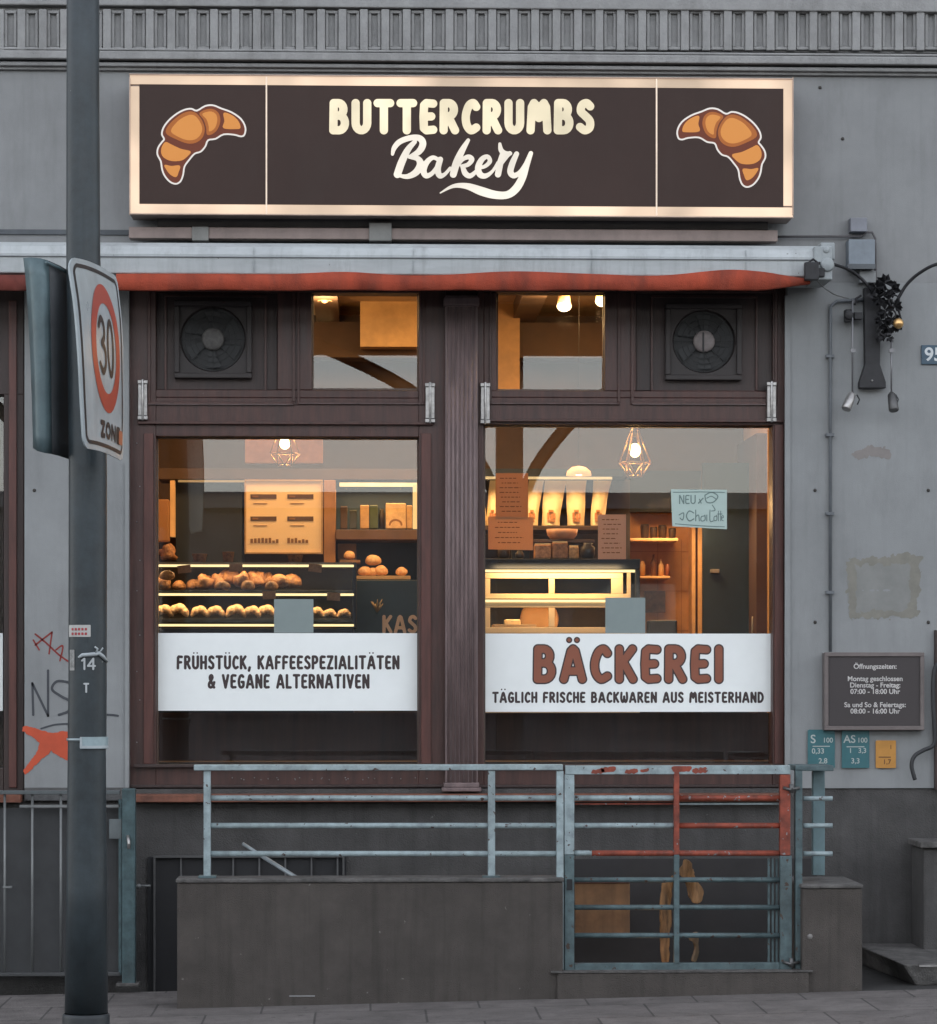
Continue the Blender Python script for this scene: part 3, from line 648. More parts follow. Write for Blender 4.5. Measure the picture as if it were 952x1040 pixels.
def valance(a, b, m_, nm, top):
    m = MB(); vs = []; n = 90
    for i in range(n + 1):
        px = a + (b - a) * i / n
        t_ = top(px); fold = .006 * math.sin(px * .13) + .004 * math.sin(px * .41 + 1)
        bt = 295.2 + .4 * math.sin(px * .05) + (0 if px < 770 else -(px - 770) * .12)
        rows = [(t_ + 1, -.25 + AO), (t_, -.276 + AO + fold * .4), ((t_ + bt) / 2, -.286 + AO + fold), (bt - 1.5, -.280 + AO + fold * .6), (bt, -.272 + AO), (bt - 1, -.20 + AO)]
        vs += [P(px, py, y_) for py, y_ in rows]
    R_ = 6; fs = [(i * R_ + j, (i + 1) * R_ + j, (i + 1) * R_ + j + 1, i * R_ + j + 1) for i in range(n) for j in range(R_ - 1)]
    m.add(vs, fs, True); return m.build(nm, m_, aw, clean=False)
valance(118, 823, valance_m, 'valance', lambda px: 279 + 1.2 * math.sin((px - 300) * .012) - 3.6 * math.exp(-((px - 350) / 45) ** 2) - 4 * math.exp(-((px - 520) / 60) ** 2) - 4.2 * math.exp(-((px - 745) / 40) ** 2) + 2.2 * math.exp(-((px - 660) / 40) ** 2) + (max(0, px - 780) * .10))
valance(-60, 62, valance2_m, 'valance', lambda px: 279)

# ================================================================== NEIGHBOURING SHOPFRONT at the left edge
nb = thing('neighbour_shopfront', 'dark brown timber shopfront of the neighbouring shop at the left edge', 'shopfront', (W(0), .1, Z(800)))
m = MB(); m.box(-400, 286, 24.5, 400, .06, .3); m.box(4, 400.3, 24.5, 812, .061, .3); m.box(-400, 780, 3.7, 812, .062, .3); m.box(-400, 400.5, -120, 779.7, .063, .3); m.build('frame', wood2_m, nb, bevel=.004)
m = MB(); m.box(9, 305, 17, 800, .045, .0605); m.build('stile_strip', redwood_m, nb, bevel=.003)
m = MB(); m.box(-119.7, 400.6, 3.8, 779.8, .13, .134); m.build('pane', glass_m, nb)
m = MB(); m.box(-119, 643, 3, 722, .123, .127); m.build('window_band', white_m, nb)
m = MB(); m.box(-119.7, 400.6, 3.8, 779.8, .32, .4); m.build('backing', brown_in, nb)
m = MB(); m.box(-60, 805.5, 21, 815, -.085, .011); m.build('sill', sill_m, nb)

# ================================================================== WINDOW BANDS, STICKERS, PAPERS ON GLASS
yb = .150
p = P(292, 722, yb)
b1 = thing('window_band', 'white vinyl band lettered FRÜHSTÜCK, KAFFEESPEZIALITÄTEN & VEGANE ALTERNATIVEN on the left window', 'window sign', (p.x, yb, p.z), 'white lettered bands on the shop windows')
m = MB(); m.box(159.8, 643, 424.6, 721.8, yb, yb + .004); m.build('panel', white_m, b1)
m = MB(); stroke_text(m, 'FRÜHSTÜCK, KAFFEESPEZIALITÄTEN', 179.5, 406, 665.5, 680, 1.35, flat(yb - .0012), h=.35); stroke_text(m, '& VEGANE ALTERNATIVEN', 211, 375.5, 684.5, 699.5, 1.35, flat(yb - .0012), h=.35)
m.build('lettering', ink_m, b1, clean=False)
p = P(638, 722, yb)
b2 = thing('window_band', 'white vinyl band with big brown word BÄCKEREI on the right window', 'window sign', (p.x, yb, p.z), 'white lettered bands on the shop windows')
m = MB(); m.box(491.8, 643.5, 784.8, 723, yb, yb + .004); m.build('panel', white_m, b2)
m = MB(); stroke_text(m, 'BÄCKEREI', 541.8, 735, 655, 694, 4.2, flat(yb - .0012), h=.5, grow=.9, gap=4.2); m.build('lettering_outline', ink_m, b2, clean=False)
m = MB(); stroke_text(m, 'BÄCKEREI', 541.8, 735, 655, 694, 4.2, flat(yb - .0024), h=.5, grow=-.5, gap=4.2); m.build('lettering', brownink_m, b2, clean=False)
m = MB(); stroke_text(m, 'TÄGLICH FRISCHE BACKWAREN AUS MEISTERHAND', 500, 776, 702.5, 714, 1.15, flat(yb - .0012), h=.35); m.build('lettering', ink_m, b2, clean=False)
for (a, b, c, d, lb) in ((278.5, 608.5, 318.5, 642.5, 'square grey-green card standing above the left white window band'), (615, 607, 655.5, 643, 'square grey-green card standing above the word BÄCKEREI')):
    m = MB(); m.box(a, b, c, d, YG - .008, YG - .004); m.build('square_card', cardback_m, None, lb, 'card', 'square cards on the window glass')
# handwritten card
p = P(710, 537, .15); hc = thing('handwritten_card', 'pale green handwritten card advertising Chai Latte taped to the right window', 'notice', (p.x, .15, p.z))
m = MB(); m.add([P(681.5, 497, .152), P(738.5, 497.5, .152), P(738.5, 537.5, .152), P(683, 534.5, .152), P(681.5, 497, .155), P(738.5, 497.5, .155), P(738.5, 537.5, .155), P(683, 534.5, .155)], [(0, 1, 2, 3), (7, 6, 5, 4), (0, 4, 5, 1), (1, 5, 6, 2), (2, 6, 7, 3), (3, 7, 4, 0)])
m.build('sheet', card_m, hc)
pen = mat('pen_grey_green', (.17, .24, .23), .8)
m = MB(); mp_ = lambda x_, y_: P(687 + (x_ - 687) * .94, y_, .1508); stroke_text(m, 'NEU', 690, 708, 502.5, 512, .6, mp_, h=.4)
stroke_mesh(m, [(.5, [(712, 507), (714, 511)]), (.6, [(711, 511), (716, 506)]), (.6, [(718, 503), (725, 500), (732, 504), (727, 510), (720, 510), (718, 504)]), (.5, [(720, 506), (725, 504), (730, 507)]), (.5, [(726, 513), (729, 518), (725, 519)]),
 (.5, [(690, 523), (695, 521), (694, 528), (691, 526)]), (.6, [(706, 521), (701, 519), (698, 524), (701, 529), (706, 527)]), (.55, [(708, 518), (708, 529)]), (.5, [(708, 525), (711, 523), (712, 529)]), (.5, [(717, 524), (714, 525), (714, 529), (718, 528), (718, 523)]), (.5, [(720, 523), (720, 529)]),
 (.5, [(723.5, 518), (723.5, 529), (727, 529)]), (.45, [(730.6, 524), (728, 525), (728, 528.5), (730.8, 528), (730.8, 523.4)]), (.4, [(732.6, 519), (732.6, 529)]), (.4, [(731.5, 522), (736.5, 522)]), (.4, [(735, 519), (735, 529)]), (.4, [(736, 526), (738, 525.5), (737.6, 523.6), (736.2, 524.5), (736.2, 528), (738, 529)])], 0, h=.35, mp=mp_)
m.build('handwriting', pen, hc, clean=False)
mp_ = flat(.1508); m = MB(); stroke_mesh(m, [(.4, [(684, 500), (710, 499.5), (736, 500)]), (.4, [(686, 532), (712, 534), (736, 535)])], 0, h=.35, mp=mp_, smooth=False); m.build('border', pen, hc, clean=False)
def paper(name, a, b, c, d, y, m_, lb, seed, lines=7, dy=0):
    rnd = random.Random(seed); p = P((a + c) / 2, d, y); t = thing(name, lb, 'notice', (p.x, y, p.z), 'paper notices taped inside the right window')
    m = MB(); m.add([P(a, b, y), P(c, b + dy, y), P(c, d + dy, y), P(a, d, y), P(a, b, y + .002), P(c, b + dy, y + .002), P(c, d + dy, y + .002), P(a, d, y + .002)], [(0, 1, 2, 3), (7, 6, 5, 4), (0, 4, 5, 1), (1, 5, 6, 2), (2, 6, 7, 3), (3, 7, 4, 0)]); m.build('sheet', m_, t)
    m = MB(); hgt = (d - b) / (lines + 1.5)
    for i in range(lines):
        yy = b + hgt * (i + 1); x0_ = a + (c - a) * (.12 + .1 * rnd.random()); x1_ = c - (c - a) * (.12 + .25 * rnd.random())
        q = x0_
        while q < x1_:
            L_ = 1.5 + 3.5 * rnd.random(); m.box(q, yy + dy * .5, min(q + L_, x1_), yy + .9 + dy * .5, y - .0015, y - .0006); q += L_ + 1.2
    m.build('print', mat('faded_print', (.22, .11, .05), .8), t)
paper('paper_notice', 503.5, 480.5, 536.5, 526, .20, kraft_m, 'tall kraft paper notice taped highest in the right window', 1, 8)
paper('paper_notice', 496, 524.5, 541.5, 558, .19, papermat('kraft_light', (.72, .46, .25)), 'wide kraft paper notice overlapping the tall one in the right window', 2, 5, .8)
paper('paper_notice', 607.5, 522.5, 636, 568, .20, lilac_m, 'greyish paper notice taped near the middle of the right window', 3, 8)

# ================================================================== INTERIOR ROOM
ri = MB(); X0, X1 = W(131) - .3, W(800) + .25; YB = 3.7; ZF = .75; ZC = P(476, 300, 2.7).z
ri.box3(X0, X1, YB, YB + .1, ZF, ZC)
ri.build('interior_wall', brown_in, bld, label='brown back wall of the bakery room')
m = MB(); m.box3(X0 - .1, X0, .4, YB + .1, ZF, ZC); m.box3(X1, X1 + .1, .4, YB + .1, ZF, ZC); m.build('interior_wall', tan_in, bld)
m = MB(); m.box3(X0 - .1, X1 + .1, .4, YB + .1, ZF - .1, ZF); m.build('interior_floor', mat('floor_tiles_dark', (.10, .07, .05), .4), bld)
m = MB(); m.box3(X0 - .1, X1 + .1, .23, YB + .1, ZC, ZC + .1); m.build('interior_ceiling', mat('ceiling_tan', (.50, .36, .22), .8), bld)
m = MB()
for px in (330, 545): q = P(px, 300, 1.8); m.box3(q.x - .07, q.x + .07, .4, YB, ZC - .1, ZC - .001)
m.box3(X0, X1, 3.2, 3.45, ZC - .32, ZC - .101); m.build('ceiling_beam', brown_in, bld)
# roof/upper floors closed so no daylight leaks
m = MB(); m.box3(xl, xr, .401, 5, ZC + .11, ZC + .25); m.box3(xl, xl + .1, .401, 5, -1.2, ZC + .1); m.box3(xr - .1, xr, .401, 5, -1.2, ZC + .1); m.box3(xl, xr, 5.001, 5.1, -1.2, 8.5); m.box3(xl, xr, .401, 5, 8.4, 8.5)
m.build('inner_shell', base_m, bld)

def add_light(name, kind, loc, power, col, parent=None, size=.2, size_y=None, rot=None, blend=None):
    l = bpy.data.lights.new(name, kind); l.energy = power * EF; l.color = col
    if kind == 'AREA':
        l.size = size
        if size_y: l.shape = 'RECTANGLE'; l.size_y = size_y
    elif kind in ('POINT', 'SPOT'): l.shadow_soft_size = size
    o = bpy.data.objects.new(name, l); COL.objects.link(o)
    if parent is not None: o.parent = parent; o.location = Vector(loc) - wloc(parent)
    else: o.location = loc
    if rot: o.rotation_euler = rot
    return o
WARM = (1, .56, .23)
# ceiling spots
for i, (px, py, yy, lb) in enumerate(((573, 312, 2.0, 'left glowing ceiling spotlight in the right transom window'), (612, 307, 2.0, 'right glowing ceiling spotlight cut by the frame of the right transom window'), (330, 306, 2.2, 'ceiling spotlight half hidden behind the valance in the left transom window'))):
    q = P(px, py, yy); t = thing('ceiling_spotlight', lb, 'spotlight', (q.x, q.y, q.z), 'ceiling spotlights')
    m = MB(); m.lathe(q, [(.012, .10), (.03, .09), (.043, 0), (.04, 0)], 20); m.tube([(q.x, q.y, q.z + .1), (q.x, q.y, ZC)], .008, 6); m.build('housing', cream_m, t)
    m = MB(); m.ball((q.x, q.y - .01, q.z + .005), .038 if i < 2 else .02, (1.1, 1, .85)); m.build('lamp_glow', spot_m if i < 2 else mat('spot_off', (.6, .45, .3), .5), t)
    add_light('spot_light', 'POINT', (q.x, q.y - .12, q.z - .1), 14, WARM, t, .05)
# added warm fill for the room: unseen ceiling panel and area lights
lp = thing('room_fill', 'added warm fill light panel over the counters, unseen above the windows', 'lamp', ((X0 + X1) / 2, 1.9, ZC - .05))
m = MB(); m.box3((X0 + X1) / 2 - .5, (X0 + X1) / 2 + .5, 1.7, 2.0, ZC - .04, ZC - .002); m.build('fill_panel', emit('fill_panel_glow', (1, .62, .3), 2.0), lp)
for fx in (.22, .5, .78):
    add_light('fill_light', 'AREA', (X0 + (X1 - X0) * fx, 1.75, ZC - .06), 30, WARM, lp, .7, .5)
for fx in (.2, .62): add_light('fill_light', 'AREA', (X0 + (X1 - X0) * fx, .9, ZC - .06), 8, WARM, lp, .5, .3)

# pendant lamps
def pendant(px, ptop, pw, pb, rw, yy, lb):
    a = P(px, ptop, yy); w_ = P(px, pw, yy); b_ = P(px, pb, yy); t = thing('pendant_lamp', lb, 'lamp', (a.x, yy, b_.z), 'wire cage pendant lamps')
    rW = rw / 200.0 * 1.04; rB = rW * .5; rT = .018; n = 6; m = MB()
    ring = lambda r, z, o=0: [Vector((a.x + r * math.cos(2 * PI * (k + o) / n), yy + r * math.sin(2 * PI * (k + o) / n), z)) for k in range(n)]
    T = ring(rT, a.z); Wd = ring(rW, w_.z); Bt = ring(rB, b_.z, .5)
    for k in range(n):
        for s_, e_ in ((T[k], Wd[k]), (Wd[k], Wd[(k + 1) % n]), (Wd[k], Bt[k]), (Wd[(k + 1) % n], Bt[k]), (Bt[k], Bt[(k + 1) % n])): m.tube([s_, e_], .0042, 6)
    m.build('wire_cage', brass_m, t)
    m = MB(); m.tube([(a.x, yy, a.z - .005), (a.x, yy, ZC)], .004, 6); m.build('cord', black_m, t)
    m = MB(); m.lathe((a.x, yy, a.z), [(.0001, .03), (.016, .028), (.019, -.02), (.014, -.035)], 14); m.build('socket', brass_m, t)
    m = MB(); zc_ = a.z + (w_.z - a.z) * .62; m.ball((a.x, yy, zc_), .030, (1, 1, 1.25)); m.build('bulb', bulb_m, t)
    add_light('bulb_light', 'POINT', (a.x, yy, zc_), 5, WARM, t, .035)
pendant(645, 437, 470, 483.5, 16, .65, 'glowing brass wire cage pendant hanging in the right window')
pendant(289.5, 430, 461, 473, 15, .65, 'glowing wire cage pendant partly behind the frame of the left window')

# --- orange wall panel behind left pendant
m = MB(); m.box(249, 430, 328, 470, 1.6, 1.65); m.build('wall_poster', mat('apricot_panel', (.80, .38, .20), .6), None, 'apricot coloured square panel behind the left pendant lamp', 'panel')
m = MB(); m.box(366, 280, 426, 352, 3.0, 3.15); m.build('wall_cabinet', mat('pale_wood_cabinet', (.62, .40, .18), .5), None, 'pale wooden wall cupboard seen high through the left transom window', 'cupboard')
m = MB(); m.box(500, 300, 528, 400, 3.0, 3.15); m.build('wall_board', mat('tan_board', (.34, .20, .09), .6), None, 'tan upright board seen through the right transom window', 'board')

# --- menu board
p = P(289, 561, 2.2); mn = thing('menu_board', 'bright cream menu board with six dark bars in two columns behind the left window', 'menu board', (p.x, 2.2, p.z))
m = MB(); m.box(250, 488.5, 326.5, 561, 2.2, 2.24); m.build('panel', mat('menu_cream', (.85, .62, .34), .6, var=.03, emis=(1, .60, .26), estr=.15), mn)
m = MB(); m.ring(248.5, 487, 328, 562.5, 1.6, 2.19, 2.245); m.build('frame', mat('menu_frame', (.5, .33, .17), .5), mn)
m = MB()
for ry, hh in ((502, 4.5), (524.5, 4.5)):
    for cx in (254.5, 292): m.box(cx, ry, cx + 26.5, ry + hh, 2.197, 2.1995)
m.build('picture_strip', mat('menu_dark', (.13, .08, .06), .6), mn)
m = MB()
for ry, hh in ((502, 4.5), (524.5, 4.5)):
    for cx in (254.5, 292): m.box(cx + 2, ry + 1.3, cx + 8, ry + 3.2, 2.1945, 2.1965); m.box(cx + 3, ry + 9, cx + 17, ry + 9.6, 2.197, 2.1995)
rnd = random.Random(5)
for cx, n in ((254.5, 8), (292, 6)):
    for i in range(n):
        hh = 2 + 3 * rnd.random(); m.box(cx + i * 3.7, 551 - hh, cx + i * 3.7 + 2.6, 551.4, 2.197, 2.1995)
m.build('menu_item', mat('menu_item_brown', (.30, .16, .08), .6), mn)

# --- left back wall furniture
m = MB(); m.box(178.5, 490, 246, 574, 3.0, 3.4); cbn = m.build('dark_cabinet', darkin_m, None, 'tall black cabinet front left of the menu board', 'cabinet', bevel=.004)
m = MB(); m.box(181, 487, 248, 489.5, 2.97, 3.0); m.build('cabinet_light', emit('dim_led', (1, .55, .2), .5), cbn)
m = MB(); m.box(160, 476, 440, 487, 2.9, 3.3); m.build('shelf_header', brown_in, None, 'brown timber header beam running above the menu board', 'beam', bevel=.003)
m = MB(); m.box(173, 488, 177.5, 545, 2.9, 3.0); m.build('glow_post', mat('glow_post_wood', (.75, .42, .16), .5, emis=(1, .5, .15), estr=.25), None, 'thin post with added warm glow beside the left window stile', 'post')  # warm light on the post put in as emission
m = MB(); m.box(329, 487.5, 341, 572, 2.6, 2.9); m.build('wooden_post', mat('post_wood', (.33, .17, .08), .6), None, 'brown wooden post between the menu board and the shelf unit', 'post', bevel=.003)
# shelf unit
p = P(384, 643, 2.6); su = thing('shelf_unit', 'dark teal shelf unit with lit niche and the letters KASSE behind the left window', 'shelf unit', (p.x, 2.6, p.z))
m = MB(); m.box(341.5, 487.5, 470, 700, 3.0, 3.05); m.build('back_panel', teal_in, su)
m = MB(); m.box(341.5, 538, 470, 548, 2.55, 2.999); m.build('shelf', mat('shelf_brown', (.12, .07, .05), .6), su, bevel=.003)
m = MB(); m.box(362, 584.8, 417, 588.5, 2.3, 2.999); m.build('shelf', mat('shelf_pale', (.55, .36, .18), .6), su, bevel=.002)
m = MB(); m.box(345, 490.2, 424, 493.8, 2.62, 2.66); m.build('light_strip', emit('niche_led', (1, .66, .28), 1.6, .3, 8), su)
m = MB(); m.box(419.5, 492, 424.5, 537, 2.6, 2.64); m.build('light_strip', emit('niche_led_side', (1, .62, .25), 1.0), su)
m = MB(); m.box(344, 589.3, 470, 720, 2.0, 2.55); m.build('cupboard', teal_in, su, bevel=.004)
m = MB(); stroke_text(m, 'KAS', 388.5, 424, 624.5, 643.5, 1.7, flat(1.995), h=.6); stroke_text(m, 'SE', 427, 447, 624.5, 643.5, 1.7, flat(1.995), h=.6)
m.build('lettering', mat('kasse_letters', (.45, .37, .32), .7), su, clean=False)
a_ = P(384, 491, 2.7); add_light('niche_light', 'AREA', (a_.x, 2.75, a_.z - .03), 3.0, WARM, su, .45, .06)
# items in the niche
yc = 1.35
items = ((366, 512, 375, 537, 'kraft', (.55, .34, .16), 'small tan packet at the left end of the lit niche'), (375.5, 512, 384, 537, 'green', (.07, .10, .05), 'packet with green top in the lit niche'), (384.5, 517, 391, 537, 'jar', (.05, .04, .035), 'dark jar beside the green topped packet'),
         (392, 510, 412.5, 537, 'box', (.78, .52, .27), 'wide cream box in the lit niche'), (413, 512, 419, 537, 'box', (.62, .38, .18), 'narrow tan box at the right end of the lit niche'))
for a, b, c, d, nm, cc, lb in items:
    m = MB(); nm2 = {'kraft': 'packet', 'green': 'packet', 'jar': 'jar', 'box': 'carton'}[nm]
    p_ = P((a + c) / 2, d, 2.72)
    if nm == 'jar':
        r_ = (c - a) / 200 / 2 * 1.17; hz = P(a, b, 2.72).z - p_.z; m.lathe(p_, [(.0001, 0), (r_, 0), (r_, hz * .75), (r_ * .6, hz * .85), (r_ * .6, hz), (.0001, hz)], 16); m.build(nm2, mat('niche_' + lb[:8], cc, .5), None, lb, 'jar')
    else:
        m.box(a, b + 1, c, d, 2.68, 2.78); o = m.build(nm2, mat('niche_' + lb[:12], cc, .6, var=.15, scale=20), None, lb, nm2, bevel=.006)
        if nm == 'box' and c - a > 10:
            m = MB(); q = P(402, 531, 2.678); contour(m, lambda X, Y: sdf_strokes(X, Y, [arc(402, 533, 6, 5, 180, 360) and [(x_, y_, 1) for x_, y_ in arc(402, 533, 6, 5, 180, 360)]]), 393, 525, 411, 535, .8, 0, flat(2.6785)); m.build('print', mat('carton_print', (.3, .15, .07), .7), o, clean=False)
rnd = random.Random(21)
for i in range(9):
    px = 344 + i * 9.3 if i < 2 else 0
    if not px: break
    m = MB(); m.box(px + 2, 514 + 4 * i, px + 9, 537, 2.75, 2.85); m.build('carton', mat('niche_extra_%d' % i, [(.10, .07, .05), (.07, .09, .10)][i], .6, var=.2), None, ['small dark brown carton at the far left of the lit niche', 'low blue-grey carton beside the small dark brown carton in the lit niche'][i], 'carton', bevel=.004)
# hanging row of small cards over the pastry counter and baskets on the case top
for i, (px, w_, h_, lb) in enumerate(((203, 15, 8, 'low wicker basket on the pastry counter below the black cabinet'), (232, 12, 10, 'small wicker basket beside the menu board on the pastry counter'), (300, 16, 7, 'shallow basket under the menu board on the pastry counter'))):
    q = P(px, 571, yc + .3); r_ = w_ / 400 * 1.1; hz = h_ / 200 * 1.1
    m = MB(); m.lathe(q, [(.0001, .002), (r_ * .8, .002), (r_, hz), (r_ * 1.04, hz * 1.05), (r_ * .95, hz), (r_ * .75, .01)], 20); m.build('basket', mat('wicker', (.22, .11, .045), .7, var=.4, scale=60), None, lb, 'basket', 'wicker baskets on the pastry counter')
# little plant ornament & wall label
m = MB()
q = P(383, 622, 1.96)
for k in range(7):
    an = k * 2.4; m.tube([q, q + Vector((.02 * math.cos(an), -.01, .03 + .01 * (k % 3))), q + Vector((.035 * math.cos(an), -.015 + .01 * math.sin(an), .05 + .012 * (k % 3)))], [.002, .005, .002], 6)
m.build('dried_flower', mat('dried_flower', (.35, .27, .16), .8), None, 'small dried flower bunch on the dark teal cupboard', 'flowers')

# --- pastry generators
def roll_mesh(w, h, d, seed, bump=.1):
    m = MB(); n0 = 0; m.ball((0, 0, 0), 1, (1, 1, 1), 20)
    for i, v in enumerate(m.v):
        s_ = 1 + bump * mnoise.noise(Vector((v.x * 1.6 + seed, v.y * 1.6, v.z * 1.6)))
        z = v.z if v.z > 0 else v.z * .55
        m.v[i] = Vector((v.x * s_ * w / 2, v.y * s_ * d / 2, (z * s_ + .5) * h / 1.5))
    return m
def croissant_mesh(w, h, seed):
    m = MB(); n = 25; pts = []; rs = []
    for i in range(n):
        t = i / (n - 1) * 2 - 1
        a = t * 1.25; pts.append(Vector((math.sin(a) * w * .43, .06 * w * math.cos(a), h * (.70 - .62 * abs(t) ** 1.7))))
        ridge = .78 + .22 * abs(math.sin(t * 3.4 * PI / 2 + .6 + seed * .1))
        rs.append(max(.012, h * .36 * (1 - abs(t) ** 2.2) ** .6 * ridge + .004))
    m.tube(pts, rs, 12); return m
proto = {}
def pastry(kind, px, py, y, w_px, rz, m_, label, cat, group, seed=0, tilt=0):
    q = P(px, py, y); key = (kind, seed % 3, m_.name)
    sc = w_px / 200.0 * (1 + (y + 0) / 15)
    if key not in proto:
        if kind == 'croissant': mb = croissant_mesh(1, .62, seed)
        elif kind == 'nut_pastry':
            mb = roll_mesh(1, .70, .7, seed * 3.1, .5)
            for i_, v_ in enumerate(mb.v): mb.v[i_] = v_ * (1 + .16 * mnoise.noise(v_ * 7 + Vector((seed, 0, 0))))
        elif kind == 'bread_roll': mb = roll_mesh(1, .62, .8, seed * 3.1)
        else: mb = roll_mesh(1, .70, .7, seed * 3.1, .75)
        o = mb.build(kind, m_, None, label, cat, group, clean=True, origin=(0, 0, 0)); proto[key] = o
    else:
        o = proto[key].copy(); COL.objects.link(o)
    o.location = q; o.scale = (sc, sc, sc); o.rotation_euler = (0, tilt, rz); o['label'] = label; o['category'] = cat; o['group'] = group
    return o
# --- left display counter
yc = 1.35
p = P(262, 640, yc); dc = thing('display_counter', 'glass pastry display counter with three bright light strips in the left window', 'display case', (p.x, yc, p.z))
m = MB()
for py in (574.5, 603.8, 635): m.box(120, py - 1.15, 359.5, py + 1.15, yc - .01, yc + .012)
m.build('light_strip', led_m, dc)
m = MB()
for py in (599.5, 628.5): m.box(120, py, 358, py + 3.4, yc + .02, yc + .5)
m.build('tray', mat('tray_black', (.03, .028, .028), .4), dc, bevel=.002)
m = MB(); m.box(120, 638, 359.5, 760, yc - .01, yc + .55); m.box(358.2, 571, 362, 637.9, yc, yc + .55); m.build('carcass', darkin_m, dc, bevel=.003)
m = MB(); m.box(120, 571, 358, 572.6, yc + .013, yc + .5); m.build('top', mat('case_top', (.08, .07, .06), .3), dc)
m = MB(); m.box(120, 573, 358, 637, yc + .52, yc + .54); m.build('back_panel', mat('case_back', (.045, .035, .03), .6), dc)
m = MB(); m.box(120, 577, 358, 602, yc - .004, yc - .001); m.box(120, 606, 358, 633, yc - .004, yc - .001); m.build('glass_front', caseglass_m, dc)
for py in (577, 606.5):
    a_ = P(255, py, yc + .12); add_light('strip_light', 'AREA', (a_.x, yc + .10, a_.z - .004), 3.6, (1, .63, .30), dc, 1.15, .05)
# price tags
for i, (px, py, lb) in enumerate(((188, 578, 'leftmost price tag on the top light strip'), (240, 576.5, 'middle price tag on the top light strip'), (320, 577, 'rightmost price tag on the top light strip'), (274, 604.5, 'left price tag on the middle light strip beside the grey card'), (339, 606, 'right price tag on the middle light strip'))):
    m = MB(); m.box(px - 7, py - 4, px + 6.5, py + 4, yc - .03, yc - .026); o = m.build('price_tag', mat('tag_brown', (.20, .12, .07), .6, var=.2, scale=60), None, lb, 'price tag', 'price tags on the display counter', bevel=.001)
    o.rotation_euler = (0, .06 * ((i * 7) % 5 - 2), 0)
# upper tray pastries
up = [(166, 599, 17, 'lump'), (182, 600, 15, 'bread_roll'), (197, 599.5, 16, 'bread_roll'), (208, 598, 18, 'lump'), (221, 597, 18, 'lump'), (233, 594, 20, 'lump'), (246, 596, 19, 'lump'), (259, 595.5, 19, 'lump'), (271, 596, 18, 'lump'), (284, 597, 20, 'bread_roll'), (296, 597, 20, 'bread_roll'),
      (226, 600, 14, 'bread_roll'), (252, 600, 15, 'bread_roll'), (276, 600, 14, 'bread_roll'), (170, 589, 14, 'lump')]
names = ['first', 'second', 'third', 'fourth', 'fifth', 'sixth', 'seventh', 'eighth', 'ninth', 'tenth', 'eleventh', 'twelfth', 'thirteenth', 'fourteenth', 'fifteenth']
for i, (px, py, w_, k) in enumerate(up[:11]):
    pastry('nut_pastry' if k == 'lump' else 'bread_roll', px, py, yc + .14 + .03 * (i % 3), w_ * 1.15, i * 1.3, crust_m, 'browned pastry in the top row of the left counter, %s from the left' % names[i], 'pastry', 'pastries in the top row of the display counter', i)
for i, (px, py, w_, k) in enumerate(up[11:]):
    pastry('bread_roll', px, py, yc + .07, w_ * 1.15, i * 2.0, crust_m, 'small browned bun at the front of the top counter row, %s from the left' % names[(1, 2, 3, 0)[i]], 'bun', 'pastries in the top row of the display counter', i)
# lower tray croissants
lo = [(167, 628, 24, .2), (181, 628, 26, -.3), (203, 628, 22, .1), (219, 628, 22, -.1), (240, 628.3, 25, .15), (256, 628, 22, -.2), (271, 628.2, 24, 0), (322, 628, 20, .3), (335, 628.2, 17, 0), (350, 628.2, 17, .2)]
for i, (px, py, w_, rz) in enumerate(lo):
    pastry('croissant', px, py, yc + .14, w_ * .92, rz, sugar_m, 'pale croissant in the bottom row of the left counter, %s from the left' % names[i], 'croissant', 'croissants in the bottom row of the display counter', i, .03 * (i % 3 - 1))
# rolls on the pale shelf
for i, (px, py, w_, lb) in enumerate(((371, 584.5, 15, 'pale roll at the left end of the small shelf'), (387, 584.5, 17, 'pale roll at the bottom right of the roll pile on the small shelf'), (378.5, 585, 14, 'pale roll in the middle of the pile base on the small shelf'), (379, 574, 17, 'pale roll on top of the pile on the small shelf'), (408, 584.5, 14, 'single pale roll at the right end of the small shelf'))):
    pastry('bread_roll', px, py, 2.42 if i != 3 else 2.43, w_ * 1.0, i, pale_m, lb, 'bread roll', 'pale rolls on the small shelf', i)
m = MB(); m.box(343, 552, 362, 569, 2.75, 2.95); m.build('basket_box', mat('basket_brown', (.30, .19, .10), .7), None, 'small brown crate beside the wooden post', 'crate', bevel=.004)
pastry('bread_roll', 355, 568, 2.5, 14, 1, pale_m, 'flat pale roll beside the wooden post above the display counter', 'bread roll', 'pale rolls on the small shelf', 2)
m = MB(); m.box(345, 568.5, 366, 571, 2.4, 2.7); m.build('small_ledge', mat('shelf_brown2', (.3, .18, .1), .6), None, 'small brown ledge right of the wooden post', 'shelf')
pastry('loaf', 170, 568, 1.6, 20, .4, crust_m, 'brown loaf behind the left edge of the left window', 'loaf', None or 'loaves behind the counter', 1)
m = MB(); m.box(150, 507, 172, 550, 2.85, 2.95); m.build('bread_sack', kraft_m, None, 'brown paper sack behind the left edge of the left window', 'sack', bevel=.01)

